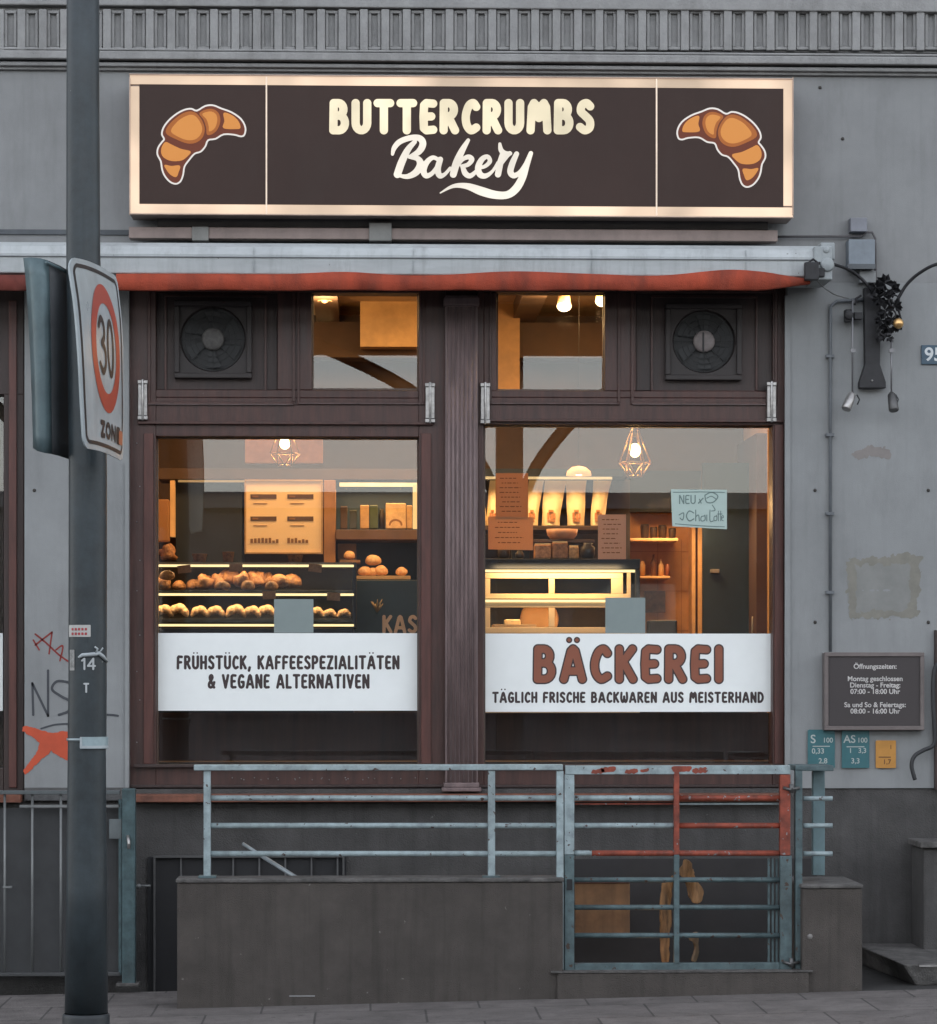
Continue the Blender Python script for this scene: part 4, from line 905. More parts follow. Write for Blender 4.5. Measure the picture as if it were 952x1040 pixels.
# --- right vitrine
yv = 1.35
p = P(570, 642, yv); vt = thing('cake_vitrine', 'cream framed cake vitrine with black top behind the right window', 'display case', (p.x, yv, p.z))
m = MB(); m.box(470, 567.5, 650.5, 578, yv - .05, yv + .6); m.box(645.5, 578.1, 650.3, 608, yv - .04, yv + .6); m.build('top', darkin_m, vt, bevel=.004)
m = MB(); fr_ = m
for (a, b, c, d) in ((470, 582, 633, 587.5), (470, 603, 640, 608), (470, 612, 640, 617), (470, 637, 640, 643)): fr_.box(a, b, c, d, yv, yv + .03)
for (a, c) in ((492, 498), (557.5, 563.5), (621, 633)):
    fr_.box(a, 587.6, c, 602.9, yv + .001, yv + .03); fr_.box(a, 617.1, c, 636.9, yv + .001, yv + .03)
fr_.box(637, 580, 641, 643, yv + .002, yv + .03)
m.build('frame', cream_m, vt, bevel=.002)
m = MB()
for (a, c, py) in ((492, 645, 578.6), (492, 641, 609)): m.box(a, py, c, py + 2.6, yv - .012, yv - .001)
m.build('light_strip', led_m, vt)
m = MB(); m.box(470, 609.9, 640, 611.9, yv + .0305, yv + .5); m.box(470, 643.2, 650, 760, yv, yv + .55); m.build('shelf', cream_m, vt)
m = MB(); m.box(470, 579, 645, 643, yv + .52, yv + .56); m.build('back_panel', mat('vitrine_back', (.05, .045, .04), .5), vt)
m = MB(); m.box(498, 587, 621, 603, yv + .01, yv + .013); m.box(498, 617, 621, 637, yv + .01, yv + .013); m.build('glass_front', caseglass_m, vt)
for py in (588, 613):
    a_ = P(565, py, yv + .12); add_light('strip_light', 'AREA', (a_.x, yv - .10, a_.z + .05), 4.5, (1, .60, .27), vt, .7, .05, rot=(math.radians(35), 0, 0)) if py == 588 else add_light('strip_light', 'AREA', (a_.x, yv + .12, a_.z), 2.2, (1, .60, .27), vt, .7, .05)  # first lamp, ahead of the case, is added to brighten the frame
# things in vitrine
q = P(548, 629, yv + .3); m = MB(); m.lathe((q.x, q.y, q.z), [(.0001, -.004), (.10, -.004), (.107, 0), (.11, .008), (.10, .01), (.0001, .006)], 28, 'y'); m.build('round_plate', mat('plate_wood', (.55, .33, .15), .5), None, 'round tan plate standing in the lower left vitrine bay', 'plate')
m = MB(); m.box(513, 629, 529, 637, yv + .12, yv + .25); m.build('cake_slice', mat('cake_cream', (.85, .70, .45), .7, bump=.4), None, 'cream cake slice in the lower left vitrine bay', 'cake', bevel=.008)
m = MB(); m.box(501, 634, 545, 637, yv + .08, yv + .3); m.build('cake_board', cream_m, None, 'flat white cake board under the cream cake slice', 'board', bevel=.002)
# cups & things on vitrine top
for i, (px, w_, h_, cc, lb) in enumerate(((512, 13, 14, (.05, .04, .04), 'dark sugar pot on the vitrine top, leftmost'), (528, 9, 8, (.06, .05, .05), 'low dark cup beside the dark sugar pot'), (597, 15, 16, (.035, .035, .04), 'dark round jar in the middle of the vitrine top'), (628, 12, 13, (.03, .03, .035), 'dark cup below the greyish paper notice'))):
    q = P(px, 567.3, yv + .2); r_ = w_ / 400 * 1.1; hz = h_ / 200 * 1.1
    m = MB(); m.lathe(q, [(.0001, 0), (r_ * .8, 0), (r_, hz * .3), (r_ * .95, hz * .7), (r_ * .6, hz * .85), (r_ * .65, hz), (.0001, hz)], 18); m.build('pot', mat('pot_%d' % i, cc, .4), None, lb, 'pot')
for i, (a, b, c, lb) in enumerate(((543, 553, 560, 'left tan tea tin behind the vitrine top'), (561, 551, 577, 'middle tan tea tin with dark pattern behind the vitrine top'), (578, 555, 588, 'right small tan tea tin behind the vitrine top'))):
    m = MB(); m.box(a, b, c, 567.2, yv + .3, yv + .4); o = m.build('tea_tin', mat('tin_%d' % i, [(.60, .30, .14), (.42, .20, .09), (.72, .45, .22)][i], .45, var=.3, scale=40), None, lb, 'tin', bevel=.006)
    m = MB(); m.box(a + .5, b - 1.2, c - .5, b - .1, yv + .305, yv + .395); m.build('lid', brass_m, o)
# back shelf with coffee bags
p = P(557, 536, 2.5); bs = thing('bag_shelf', 'brown shelf board carrying the row of cream coffee bags behind the right window', 'shelf', (p.x, 2.6, p.z))
m = MB(); m.box(470, 534, 625, 538.5, 2.4, 2.85); m.build('board', brown_in, bs, bevel=.003)
m = MB(); m.box(470, 484, 622, 486.5, 2.55, 2.58); m.build('light_strip', emit('shelf_led', (1, .66, .3), .9), bs)
m = MB(); m.box(470, 476, 640, 483.5, 2.5, 2.9); m.build('top_board', darkin_m, bs)
m = MB(); m.box(470, 487, 640, 575, 2.9, 2.93); m.build('back_panel', mat('shelf_back', (.06, .05, .05), .6), bs)
a_ = P(550, 486, 2.45); add_light('shelf_light', 'AREA', (a_.x, 2.42, a_.z), 4.5, WARM, bs, .8, .05, rot=(math.radians(-18), 0, 0))
def bag(px, w_, lean, label, i):
    q = P(px, 533.8, 2.6); t = thing('coffee_bag', label, 'coffee bag', q, 'cream coffee bags in a row on the shelf')
    W_ = w_ / 200 * 1.17; H_ = 46 / 200 * 1.17; nu, nv = 8, 10; vs = []; fs = []
    for s_ in (-1, 1):
        for j in range(nv + 1):
            v = j / nv; th = .045 * (1 - v ** 1.6) * .9 + .003; ww = W_ * (.80 + .20 * v ** 2) * (1 + .03 * math.sin(v * 9 + i))
            for k in range(nu + 1):
                u = k / nu * 2 - 1; edge = (1 - abs(u) ** 3)
                vs.append(Vector((u * ww / 2 + lean * v ** 1.5 * .03, s_ * (th * edge * (1 + .12 * math.sin(u * 5 + v * 7 + i)) + .0015), H_ * v)) + q)
    n1 = (nu + 1) * (nv + 1)
    for s_ in (0, 1):
        for j in range(nv):
            for k in range(nu):
                a = s_ * n1 + j * (nu + 1) + k; fs.append((a, a + 1, a + nu + 2, a + nu + 1))
    m = MB(); m.add(vs, fs, True); m.build('bag_body', bag_m, t)
    m = MB(); d_ = q + Vector((0, -.052, .055)); s = W_ * .26
    for (dx, dz, ww, hh) in ((0, .03, s * .8, .012), (-s * .5, 0, .012, .04), (s * .1, -.005, s * .4, .035), (s * .6, 0, .01, .03), (0, -.03, s * 1.3, .006)):
        m.box3(d_.x + dx - ww / 2, d_.x + dx + ww / 2, d_.y, d_.y + .03, d_.z + dz - hh / 2, d_.z + dz + hh / 2)
    m.build('bag_print', mat('bag_print', (.50, .22, .10), .7), t)
for i, (px, w_, ln, lb) in enumerate(((488, 16, -1, 'coffee bag at the left end of the row, cut by the window frame'), (500, 15, 1, 'coffee bag left of the tall kraft notice'), (540, 16, 1, 'coffee bag right behind the tall kraft notice'), (559.5, 23, 1, 'widest coffee bag, middle of the row'), (585, 22, 0, 'upright coffee bag, second from the right end of the row'), (607, 18, 1, 'coffee bag at the right end of the row'))):
    bag(px, w_, ln, lb, i)
# two reflected lamp discs rebuilt as an added dome lamp and bowl
def bowl(px, py, w_, y, lb, hang):
    q = P(px, py, y); r_ = w_ / 400 * (1 + y / 15); t = thing('reflected_dome_lamp' if hang else 'reflected_lamp_bowl', lb, 'lamp' if hang else 'bowl', q)
    m = MB()
    if hang:
        m.lathe(q, [(r_, 0), (r_ * .92, r_ * .35), (r_ * .55, r_ * .65), (r_ * .1, r_ * .75)], 28); m.build('shade', mat('shade_warm', (.8, .5, .28), .5, emis=(1, .6, .3), estr=.5), t)
        m = MB(); m.tube([q + Vector((0, 0, r_ * .7)), (q.x, q.y, ZC)], .0014, 6); m.build('cord', black_m, t)
        m = MB(); m.ball(q + Vector((0, 0, .012)), r_ * .35, (1, 1, .5)); m.build('bulb', spot_m, t)
    else:
        m.lathe(q, [(.0001, 0), (r_ * .75, 0), (r_ * .95, r_ * .25), (r_, r_ * .62), (r_ * .97, r_ * .62), (r_ * .9, r_ * .3), (.0001, r_ * .06)], 28)
        m.build('bowl_body', mat('bowl_peach', (.72, .40, .26), .4), t)
bowl(588, 483, 26, 1.5, 'added small dome lamp in place of a lamp reflection above the coffee bags', True)
bowl(571, 547.5, 32, 1.75, 'wide peach bowl in place of a lamp reflection below the coffee bags', False)
m = MB(); m.box(540, 548, 604, 551, 1.7, 2.0); m.build('bowl_stand', mat('stand_brown', (.16, .1, .07), .5), None, 'brown stand carrying the wide peach bowl', 'stand', bevel=.002)
m = MB(); m.box(520, 551.2, 538, 575, 1.85, 1.95); m.build('coffee_machine_box', darkin_m, None, 'dark appliance behind the sugar pots on the vitrine', 'appliance', bevel=.006)

# --- right rear corner: tiled lit wall, shelves, door
m = MB(); m.box(625, 520, 712, 700, 3.3, 3.4); m.build('lit_wall', mat('orange_tiled_wall', (.50, .25, .10), .55, var=.2, scale=3), bld, label='warm lit tiled wall behind the counter')
m = MB()
for py in (560, 600, 640): m.box(626, py, 711, py + .5, 3.297, 3.2995)
for px in (668, 692): m.box(px, 548, px + .5, 645, 3.2968, 3.2994)
m.build('tile_joint', mat('tile_joint', (.30, .14, .06), .8), bld)
m = MB(); m.box(640, 478, 712, 520, 3.2, 3.4); m.build('dark_bulkhead', darkin_m, bld)
m = MB(); m.box(703, 500, 706.5, 700, 3.1, 3.3); m.box(709, 500, 713, 700, 3.1, 3.3); m.build('door_frame', mat('lit_frame', (.72, .42, .2), .5), bld)
p = P(739, 700, 2.9); dr = thing('interior_door', 'dark blue interior door at the right side of the right window', 'door', (p.x, 2.95, p.z))
m = MB(); m.box(714, 470, 768, 760, 2.95, 3.0); m.build('leaf', mat('door_blue', (.015, .035, .06), .5, var=.2, scale=2), dr)
m = MB(); m.box(722, 578, 731, 582, 2.91, 2.95); m.build('handle', steel_m, dr, bevel=.003)
m = MB(); m.box(768.5, 440, 800, 760, 2.6, 3.5); m.build('curtain_wall', mat('maroon_dark', (.06, .03, .03), .7), bld)
for a, b, c, d, lb in ((640, 546.5, 689, 549.5, 'upper lit shelf board in the rear corner'), (650, 585, 681, 587.5, 'lower short shelf board in the rear corner')):
    m = MB(); m.box(a, b, c, d, 3.0, 3.29); m.build('wall_shelf', mat('shelf_lit', (.75, .45, .22), .5), None, lb, 'shelf', 'wall shelves in the rear corner', bevel=.003)
for i, (px, w_, h_, lb) in enumerate(((655, 9, 14, 'dark tub at the left of the upper rear shelf'), (664, 8, 11, 'second dark tub on the upper rear shelf'), (673, 9, 13, 'third dark tub on the upper rear shelf'), (683, 8, 10, 'dark tub at the right of the upper rear shelf'))):
    q = P(px, 546.3, 3.12); r_ = w_ / 400 * 1.2; hz = h_ / 200 * 1.2; m = MB(); m.lathe(q, [(.0001, 0), (r_ * .85, 0), (r_, hz * .8), (r_ * .9, hz), (.0001, hz)], 16); m.build('tub', mat('tub', (.07, .045, .03), .5), None, lb, 'tub', 'dark tubs on the upper rear shelf')
for i, (px, w_, h_, cc, lb) in enumerate(((664, 7, 22, (.12, .05, .03), 'dark bottle on the lower rear shelf'), (671.5, 6, 17, (.6, .38, .2), 'pale bottle on the lower rear shelf'))):
    q = P(px, 584.8, 3.12); r_ = w_ / 400 * 1.2; hz = h_ / 200 * 1.2; m = MB(); m.lathe(q, [(.0001, 0), (r_, 0), (r_, hz * .6), (r_ * .35, hz * .8), (r_ * .35, hz), (.0001, hz)], 16); m.build('bottle', mat('bottle_%d' % i, cc, .3), None, lb, 'bottle')
for i, (px, w_, py, h_, cc, lb) in enumerate(((652, 7, 584.8, 15, (.45, .25, .10), 'tan jar at the left end of the lower rear shelf'), (678, 5, 584.8, 12, (.30, .10, .05), 'small red-brown jar at the right end of the lower rear shelf'))):
    q = P(px, py, 3.12); r_ = w_ / 400 * 1.2; hz = h_ / 200 * 1.2; m = MB(); m.lathe(q, [(.0001, 0), (r_, 0), (r_, hz * .8), (r_ * .8, hz * .85), (r_ * .8, hz), (.0001, hz)], 16); m.build('jar', mat('rear_jar_%d' % i, cc, .4), None, lb, 'jar')
m = MB(); m.box(655, 600, 676, 622, 3.27, 3.295); m.build('framed_picture', mat('small_picture', (.14, .08, .05), .5, var=.4, scale=30), None, 'small dark framed picture on the warm tiled wall', 'picture', bevel=.002)
m = MB(); m.box(660, 630, 688, 645, 2.4, 2.6); m.build('till', darkin_m, None, 'dark till right of the square card above the word BÄCKEREI', 'till', bevel=.006)
a_ = P(680, 515, 3.0); add_light('corner_fill', 'AREA', (a_.x, 2.85, a_.z), 10, WARM, lp, .3, .2, rot=(math.radians(-25), 0, 0))  # added fill that warms the rear corner, without a fixture
m = MB(); m.tube([P(764, 643, .5), P(764.5, 626, .5)], .004, 6); m.build('thin_stick', cream_m, None, 'thin pale stick standing above the right white band', 'stick')
# window ledge behind the lower glass
m = MB(); m.box3(X0, X1, .23, .45, ZF, Z(775)); m.build('window_ledge', wood2_m, bld)
m = MB(); m.box(160, 724, 425, 777, .6, .62); m.box(492, 724, 785, 777, .6, .62); m.build('counter_front', mat('counter_front_red', (.055, .026, .022), .6, var=.3, scale=4, stretch=(6, 1, .5)), bld)

# ================================================================== RIGHT WALL FIXTURES
# conduit
m = MB(); m.tube([P(843.5, 662, -.02), P(843.5, 320, -.02), P(843.8, 311, -.02), P(850, 306, -.02), P(881, 304, -.02)], .0085, 10); 
for py in (360, 440, 520, 600): m.box(839.5, py, 847.5, py + 3, -.03, -.0)
m.build('conduit_pipe', mat('conduit_grey', (.15, .165, .18), .6, .1, dirt=.4), None, 'long grey conduit pipe running down the wall to the opening hours case', 'pipe')
# thin flat rail beyond the sign + boxes
m = MB(); m.tube([P(788, 240.5, -.03), P(875, 240, -.03), P(880, 236, -.03), P(886, 236, -.03), P(889, 242, -.03), P(889.5, 290, -.03)], .006, 8); m.build('cable', mat('cable_brown_grey', (.10, .095, .10), .6), None, 'thin grey cable leaving the sign and bending down beside the junction boxes', 'cable')
m = MB(); m.box(862, 243, 889, 272, -.09, -.001); o = m.build('junction_box', mat('box_blue_grey', (.20, .235, .27), .5, dirt=.2), None, 'larger blue-grey junction box right of the awning end', 'box', bevel=.004)
m = MB(); m.box(861, 268, 889.5, 273, -.095, -.0905); m.build('lid', mat('lid_dark', (.08, .09, .10), .5), o)
m = MB(); m.box(864, 221, 881, 235, -.07, -.001); m.build('junction_box', mat('box_lilac_grey', (.21, .22, .25), .6), None, 'smaller grey junction box on top of the larger one', 'box', bevel=.003)
m = MB(); m.box(873, 275, 890, 287, -.05, -.001); m.build('junction_box', panel_m, None, 'pale low box below the larger junction box', 'box', bevel=.003)
# wrought iron bracket
q = P(886, 394, -.08); ib = thing('iron_bracket', 'black wrought iron wall bracket with leafy ornament and flared foot beside the house number', 'bracket', (q.x, -.08, q.z))
m = MB(); vs = [P(878, 292, -.06), P(895, 292, -.06), P(894, 370, -.06), P(900, 388, -.065), P(900, 394, -.065), P(873, 394, -.065), P(873, 388, -.065), P(879, 370, -.06)]
vs2 = [v + Vector((0, .05, 0)) for v in vs]; n = len(vs)
m.add(vs + vs2, [tuple(range(n)), tuple(range(n, 2 * n))[::-1]] + [(i, (i + 1) % n, n + (i + 1) % n, n + i) for i in range(n)]); m.build('back_plate', black_m, ib, bevel=.003)
m = MB(); rnd = random.Random(11)
lf = [(890, 292, 9), (899, 288, 10), (906, 294, 9), (902, 304, 9), (909, 311, 8), (899, 315, 9), (906, 323, 8), (910, 331, 7), (901, 333, 8), (895, 325, 7), (896, 341, 6), (893, 303, 8), (903, 343, 5), (886, 300, 6)]
for (px, py, s_) in lf:
    for k in range(8):
        an = rnd.random() * 6.28; r_ = s_ / 190.0; c = P(px, py, -.10 - .06 * rnd.random())
        tip = c + Vector((math.cos(an) * r_, -.015 * rnd.random(), math.sin(an) * r_)); sd = Vector((-math.sin(an), 0, math.cos(an))) * r_ * .33; md = (c + tip) / 2 + Vector((0, -.012, 0))
        m.add([c, md + sd, tip, md - sd, md + Vector((0, .012, 0))], [(0, 1, 2, 3), (0, 4, 1), (1, 4, 2), (2, 4, 3), (3, 4, 0)])
m.build('leaf_ornament', black_m, ib, clean=False)
m = MB()
def scroll(cx, cy, r, y, a0, turns=1.4, s=1):
    return [P(cx + s * r * (1 - .6 * t) * math.cos(a0 + t * turns * 2 * PI), cy + r * (1 - .6 * t) * math.sin(a0 + t * turns * 2 * PI), y) for t in [i / 20 for i in range(21)]]
for (cx, cy, r, a) in ((903, 291, 8, 0), (909, 305, 7, 1), (905, 320, 7, 2), (898, 336, 7, 3)): m.tube(scroll(cx, cy, r, -.14, a), .0045, 6)
m.tube([P(886, 305, -.09), P(898, 298, -.12), P(912, 312, -.13), P(916, 327, -.13), P(905, 338, -.12), P(890, 345, -.09)], .006, 8); m.build('scroll', black_m, ib)
m = MB(); m.tube([P(875, 300, -.07), P(870, 303, -.07), P(868, 310, -.07)], .006); m.box(859, 314, 866, 326, -.09, -.03); m.box(868, 317, 876, 324, -.08, -.03)
m.lathe(P(862.5, 320, -.095), [(.0001, -.012), (.022, -.01), (.024, .01)], 14, 'y'); m.build('clamp', black_m, ib, bevel=.002)
m = MB(); m.ball(P(912.5, 328.5, -.18), .027, n=20); m.build('ball_finial', brass_m, ib)
m = MB(); q_ = P(886, 386.5, -.068); m.lathe((q_.x, -.068, q_.z), [(.0001, -.004), (.005, -.003), (.006, .003)], 8, 'y'); m.build('screw', steel_m, ib)
# cables
m = MB(); m.tube(catmull([tuple(P(*a)) for a in ((829, 268, -.42), (838, 267, -.38), (852, 270, -.26), (866, 276, -.12), (878, 286, -.09), (887, 297, -.09))], n=6), .0085, 8); m.build('cable', black_m, None, 'thick black cable arching from the awning motor to the iron bracket', 'cable')
m = MB(); m.tube(catmull([tuple(P(*a)) for a in ((908, 312, -.13), (913, 302, -.14), (922, 288, -.16), (936, 276, -.2), (956, 267, -.26), (1010, 255, -.35))], n=6), .0085, 8); m.build('cable', MATS['black_metal'], None, 'thick black cable rising from the iron bracket to the right edge', 'cable')
m = MB(); m.tube(catmull([tuple(P(*a)) for a in ((829, 284, -.42), (838, 293, -.26), (850, 300, -.1), (862, 303, -.05))], n=6), .003, 6); m.build('cable', mat('thin_cable_grey', (.16, .16, .16), .6), None, 'thin grey cable sagging from the awning motor to the conduit', 'cable')
# hanging rods with small spot lamps
for px, t, b, rz, lb in ((866, 305, 412, -.28, 'small metal spotlight tilted left under its thin rod, left of the iron bracket'), (905.5, 345, 412, .05, 'small dark spotlight hanging straight under its thin rod, right of the iron bracket')):
    q = P(px, b, -.1); t_ = thing('small_spotlight', lb, 'spotlight', q, 'small spotlights hanging beside the iron bracket')
    m = MB(); m.tube([P(px, b - 14, -.1), P(px, t, -.1)], .0045, 8); m.tube([P(px + 1.5, t + 2, -.1), P(px + 1.5, t, -.02)], .004, 6); m.box(px - 2, 354, px + 3, 358, -.108, -.09); m.build('rod', mat('rod_grey', (.22, .22, .23), .4, .5), t_)
    m = MB(); hd = Vector((-math.sin(-rz), 0, -math.cos(rz))) if False else Vector((math.sin(rz) * 1.6, -.35, -1)).normalized()
    s0 = P(px, b - 13, -.1); m.tube([s0, s0 + hd * .012, s0 + hd * .05, s0 + hd * .095, s0 + hd * .10], [.012, .021, .024, .026, .022], 16); m.build('lamp_head', steel_m if rz < 0 else mat('dark_steel', (.10, .10, .10), .4, .5), t_)
    m = MB(); m.tube([s0 + Vector((.02, -.01, -.01)), s0 + Vector((.034, -.01, -.035)), s0 + Vector((.022, -.02, -.06))], .004, 6); m.build('yoke', black_m, t_)
# house number
q = P(946, 370, -.01); hn = thing('house_number', 'small dark blue enamel house number plate 95 at the right edge', 'house number', q)
m = MB(); m.box(936, 350.5, 972, 370, -.012, -.001); m.build('plate', mat('enamel_blue', (.03, .075, .12), .3), hn, bevel=.002)
font_text('number', '95', 939, 360.5, 19, -.0132, mat('enamel_white', (.62, .66, .68), .4), hn, 'LEFT', bold=.02)
# opening hours case
yq = -.07
q = P(887, 741, yq); oh = thing('opening_hours_case', 'dark framed opening hours board with white text on the right wall', 'notice board', (q.x, yq, q.z))
m = MB(); m.box(837, 663, 939, 742, yq + .012, -.001); m.build('case', mat('case_brown_grey', (.16, .14, .135), .5), oh, bevel=.003)
m = MB(); m.ring(837.5, 662.5, 939, 741.5, 4.2, yq - .003, yq + .011); m.build('frame', mat('case_frame', (.17, .145, .14), .45, .2, dirt=.2), oh, bevel=.002)
m = MB(); m.box(842, 667, 934.6, 737, yq + .006, yq + .0115); m.build('board', mat('board_dark', (.045, .037, .038), .5, var=.05), oh)
wt = mat('text_white', (.62, .60, .58), .6)
for s_, py in (('Öffnungszeiten:', 677), ('Montag geschlossen', 689.5), ('Dienstag - Freitag:', 696), ('07:00 - 18:00 Uhr', 702.5), ('Sa und So & Feiertags:', 716), ('08:00 - 16:00 Uhr', 722.5)):
    font_text('lettering', s_, 889, py, 7.0, yq + .0045, wt, oh, bold=.018)
# hydrant plates
def plate(px0, py0, px1, py1, m_, lb, rows, tm):
    q = P((px0 + px1) / 2, py1, -.012); t = thing('marker_plate', lb, 'marker plate', q, 'utility marker plates under the opening hours case')
    mm = MB(); contour(mm, lambda X, Y: np.maximum(np.abs(X - (px0 + px1) / 2) - (px1 - px0) / 2 + 2, np.abs(Y - (py0 + py1) / 2) - (py1 - py0) / 2 + 2), px0 - 1, py0 - 1, px1 + 1, py1 + 1, 1, 2, flat(-.012)); o = mm.build('plate', m_, t)
    so = o.modifiers.new('thick', 'SOLIDIFY'); so.thickness = .006; so.offset = 0
    for s_, px, py, sz in rows: font_text('lettering', s_, px, py, sz, -.0162, tm, t, bold=.012)
    b_ = MB(); b_.box(px0 + 5 if px1 - px0 > 24 else px0 + 3, py0 + 16.5, px1 - 5, py0 + 17.4, -.0163, -.0158); b_.build('rule', tm, t)
tl = mat('plate_teal', (.035, .14, .16), .4, var=.1, dirt=.3); tw = mat('plate_text_pale', (.45, .50, .48), .6)
plate(820.5, 741, 848, 780, tl, 'teal marker plate with S 100 at the left of the row', (('S', 826, 751, 12), ('100', 841, 752, 7), ('0,33', 831, 763, 7.5), ('2,8', 836, 773, 7.5)), tw)
plate(855, 741.5, 883, 780, tl, 'teal marker plate with AS 100 in the middle of the row', (('AS', 863, 751, 11), ('100', 876, 752, 7), ('1', 864, 762.5, 7), ('3,3', 876, 762.5, 7), ('3,3', 869, 773, 7.5)), tw)
plate(889.5, 752, 910, 780, mat('plate_orange', (.55, .26, .05), .5, var=.15, dirt=.3), 'small orange-yellow marker plate at the right of the row', (('1', 905, 759, 6), ('1,7', 901, 774, 7)), mat('plate_text_brown', (.12, .05, .02), .6))
# black hose at the right edge
m = MB(); m.tube(catmull([tuple(P(*a)) for a in ((960, 672, -.06), (951, 676, -.06), (948, 690, -.06), (948, 715, -.06), (949.5, 745, -.06), (948, 757, -.06), (938, 762, -.06), (929, 768, -.06), (926, 778, -.06), (929.5, 792, -.06))], n=6), .0105, 10)
m.build('black_hose', mat('rubber_black', (.03, .032, .035), .6), None, 'black rubber hose curling down the wall at the right edge', 'hose')
m = MB(); m.box(950, 640, 990, 802, -.03, -.001); m.build('door_jamb', wood2_m, bld)
# electric small lamp? wall light pipe end

# ================================================================== STREET LEVEL
SL = .022
def gz(x): return .075 + SL * x
yP = -1.2
# pavement slabs: one strip with hole for the light well
pv = bpy.data.materials.new('pavement_slabs'); pv.use_nodes = True; N = pv.node_tree.nodes; L = pv.node_tree.links
b = N['Principled BSDF']; b.inputs['Roughness'].default_value = .8
tc = N.new('ShaderNodeTexCoord'); mp = N.new('ShaderNodeMapping'); mp.inputs['Rotation'].default_value = (0, 0, math.radians(0)); L.new(tc.outputs['Object'], mp.inputs[0])
br = N.new('ShaderNodeTexBrick'); br.inputs['Scale'].default_value = 1; br.inputs['Brick Width'].default_value = .5; br.inputs['Row Height'].default_value = .5; br.inputs['Mortar Size'].default_value = .006; br.inputs['Mortar Smooth'].default_value = .3
br.inputs['Color1'].default_value = (.17, .155, .148, 1); br.inputs['Color2'].default_value = (.14, .127, .122, 1); br.inputs['Mortar'].default_value = (.07, .065, .063, 1)
L.new(mp.outputs[0], br.inputs[0])
nz = N.new('ShaderNodeTexNoise'); nz.inputs['Scale'].default_value = 5; nz.inputs['Detail'].default_value = 10; nz.inputs['Roughness'].default_value = .7; L.new(tc.outputs['Object'], nz.inputs[0])
mr = N.new('ShaderNodeMapRange'); mr.inputs[1].default_value = .3; mr.inputs[2].default_value = .7; mr.inputs[3].default_value = .6; mr.inputs[4].default_value = 1.25; L.new(nz.outputs[0], mr.inputs[0])
mm = N.new('ShaderNodeMix'); mm.data_type = 'RGBA'; mm.blend_type = 'MULTIPLY'; mm.inputs[0].default_value = 1; L.new(br.outputs[0], mm.inputs[6]); L.new(mr.outputs[0], mm.inputs[7]); n7 = N.new('ShaderNodeTexNoise'); n7.inputs['Scale'].default_value = 13; n7.inputs['Detail'].default_value = 3; L.new(tc.outputs['Object'], n7.inputs[0])
r7 = N.new('ShaderNodeMapRange'); r7.inputs[1].default_value = .66; r7.inputs[2].default_value = .70; r7.inputs[4].default_value = .6; L.new(n7.outputs[0], r7.inputs[0])
m7 = N.new('ShaderNodeMix'); m7.data_type = 'RGBA'; m7.inputs[7].default_value = (.05, .045, .042, 1); L.new(r7.outputs[0], m7.inputs[0]); L.new(mm.outputs[2], m7.inputs[6]); L.new(m7.outputs[2], b.inputs['Base Color'])
bp = N.new('ShaderNodeBump'); bp.inputs['Strength'].default_value = .5; bp.inputs['Distance'].default_value = .02
n2 = N.new('ShaderNodeTexNoise'); n2.inputs['Scale'].default_value = 90; L.new(tc.outputs['Object'], n2.inputs[0])
ad = N.new('ShaderNodeMath'); ad.operation = 'MULTIPLY_ADD'; ad.inputs[1].default_value = -1.5; L.new(br.outputs['Fac'], ad.inputs[0]); L.new(n2.outputs[0], ad.inputs[2]); L.new(ad.outputs[0], bp.inputs['Height']); L.new(bp.outputs[0], b.inputs['Normal'])
xw0 = P(180, 900, yP).x; xw1 = P(876, 900, yP).x
def slab(mb, x0, x1, y0, y1, th=.25):
    mb.add([(x0, y0, gz(x0)), (x1, y0, gz(x1)), (x1, y1, gz(x1)), (x0, y1, gz(x0)), (x0, y0, gz(x0) - th), (x1, y0, gz(x1) - th), (x1, y1, gz(x1) - th), (x0, y1, gz(x0) - th)], [(0, 1, 2, 3), (7, 6, 5, 4), (0, 4, 5, 1), (1, 5, 6, 2), (2, 6, 7, 3), (3, 7, 4, 0)])
m = MB(); slab(m, -12, 12, -4.2, yP - .001); slab(m, -12, xw0 - .002, yP, -.42); slab(m, 6, 12, yP, 0)
m.build('pavement', pv, None, kind='structure')
m = MB(); slab(m, -12, 12, -4.38, -4.203); m.build('kerb', mat('kerb_granite', (.22, .215, .21), .8, bump=.3), None, kind='structure')
m = MB(); m.add([(-400, -400, -.09), (400, -400, -.09), (400, -4.37, -.09), (-400, -4.37, -.09)], [(0, 1, 2, 3)]); m.build('road', mat('asphalt', (.05, .05, .052), .85, bump=.5, bscale=200), None, kind='structure')
m = MB(); m.box3(-12, 12, yP, .0, -1.0, -.9); m.build('light_well_floor', mat('well_floor', (.05, .05, .05), .9, bump=.4, dirt=.4), None, kind='structure')
m = MB(); m.add([(-400, .0, -1.3), (400, .0, -1.3), (400, 400, -1.3), (-400, 400, -1.3)], [(0, 1, 2, 3)]); m.build('ground', MATS['asphalt'], None, kind='structure')
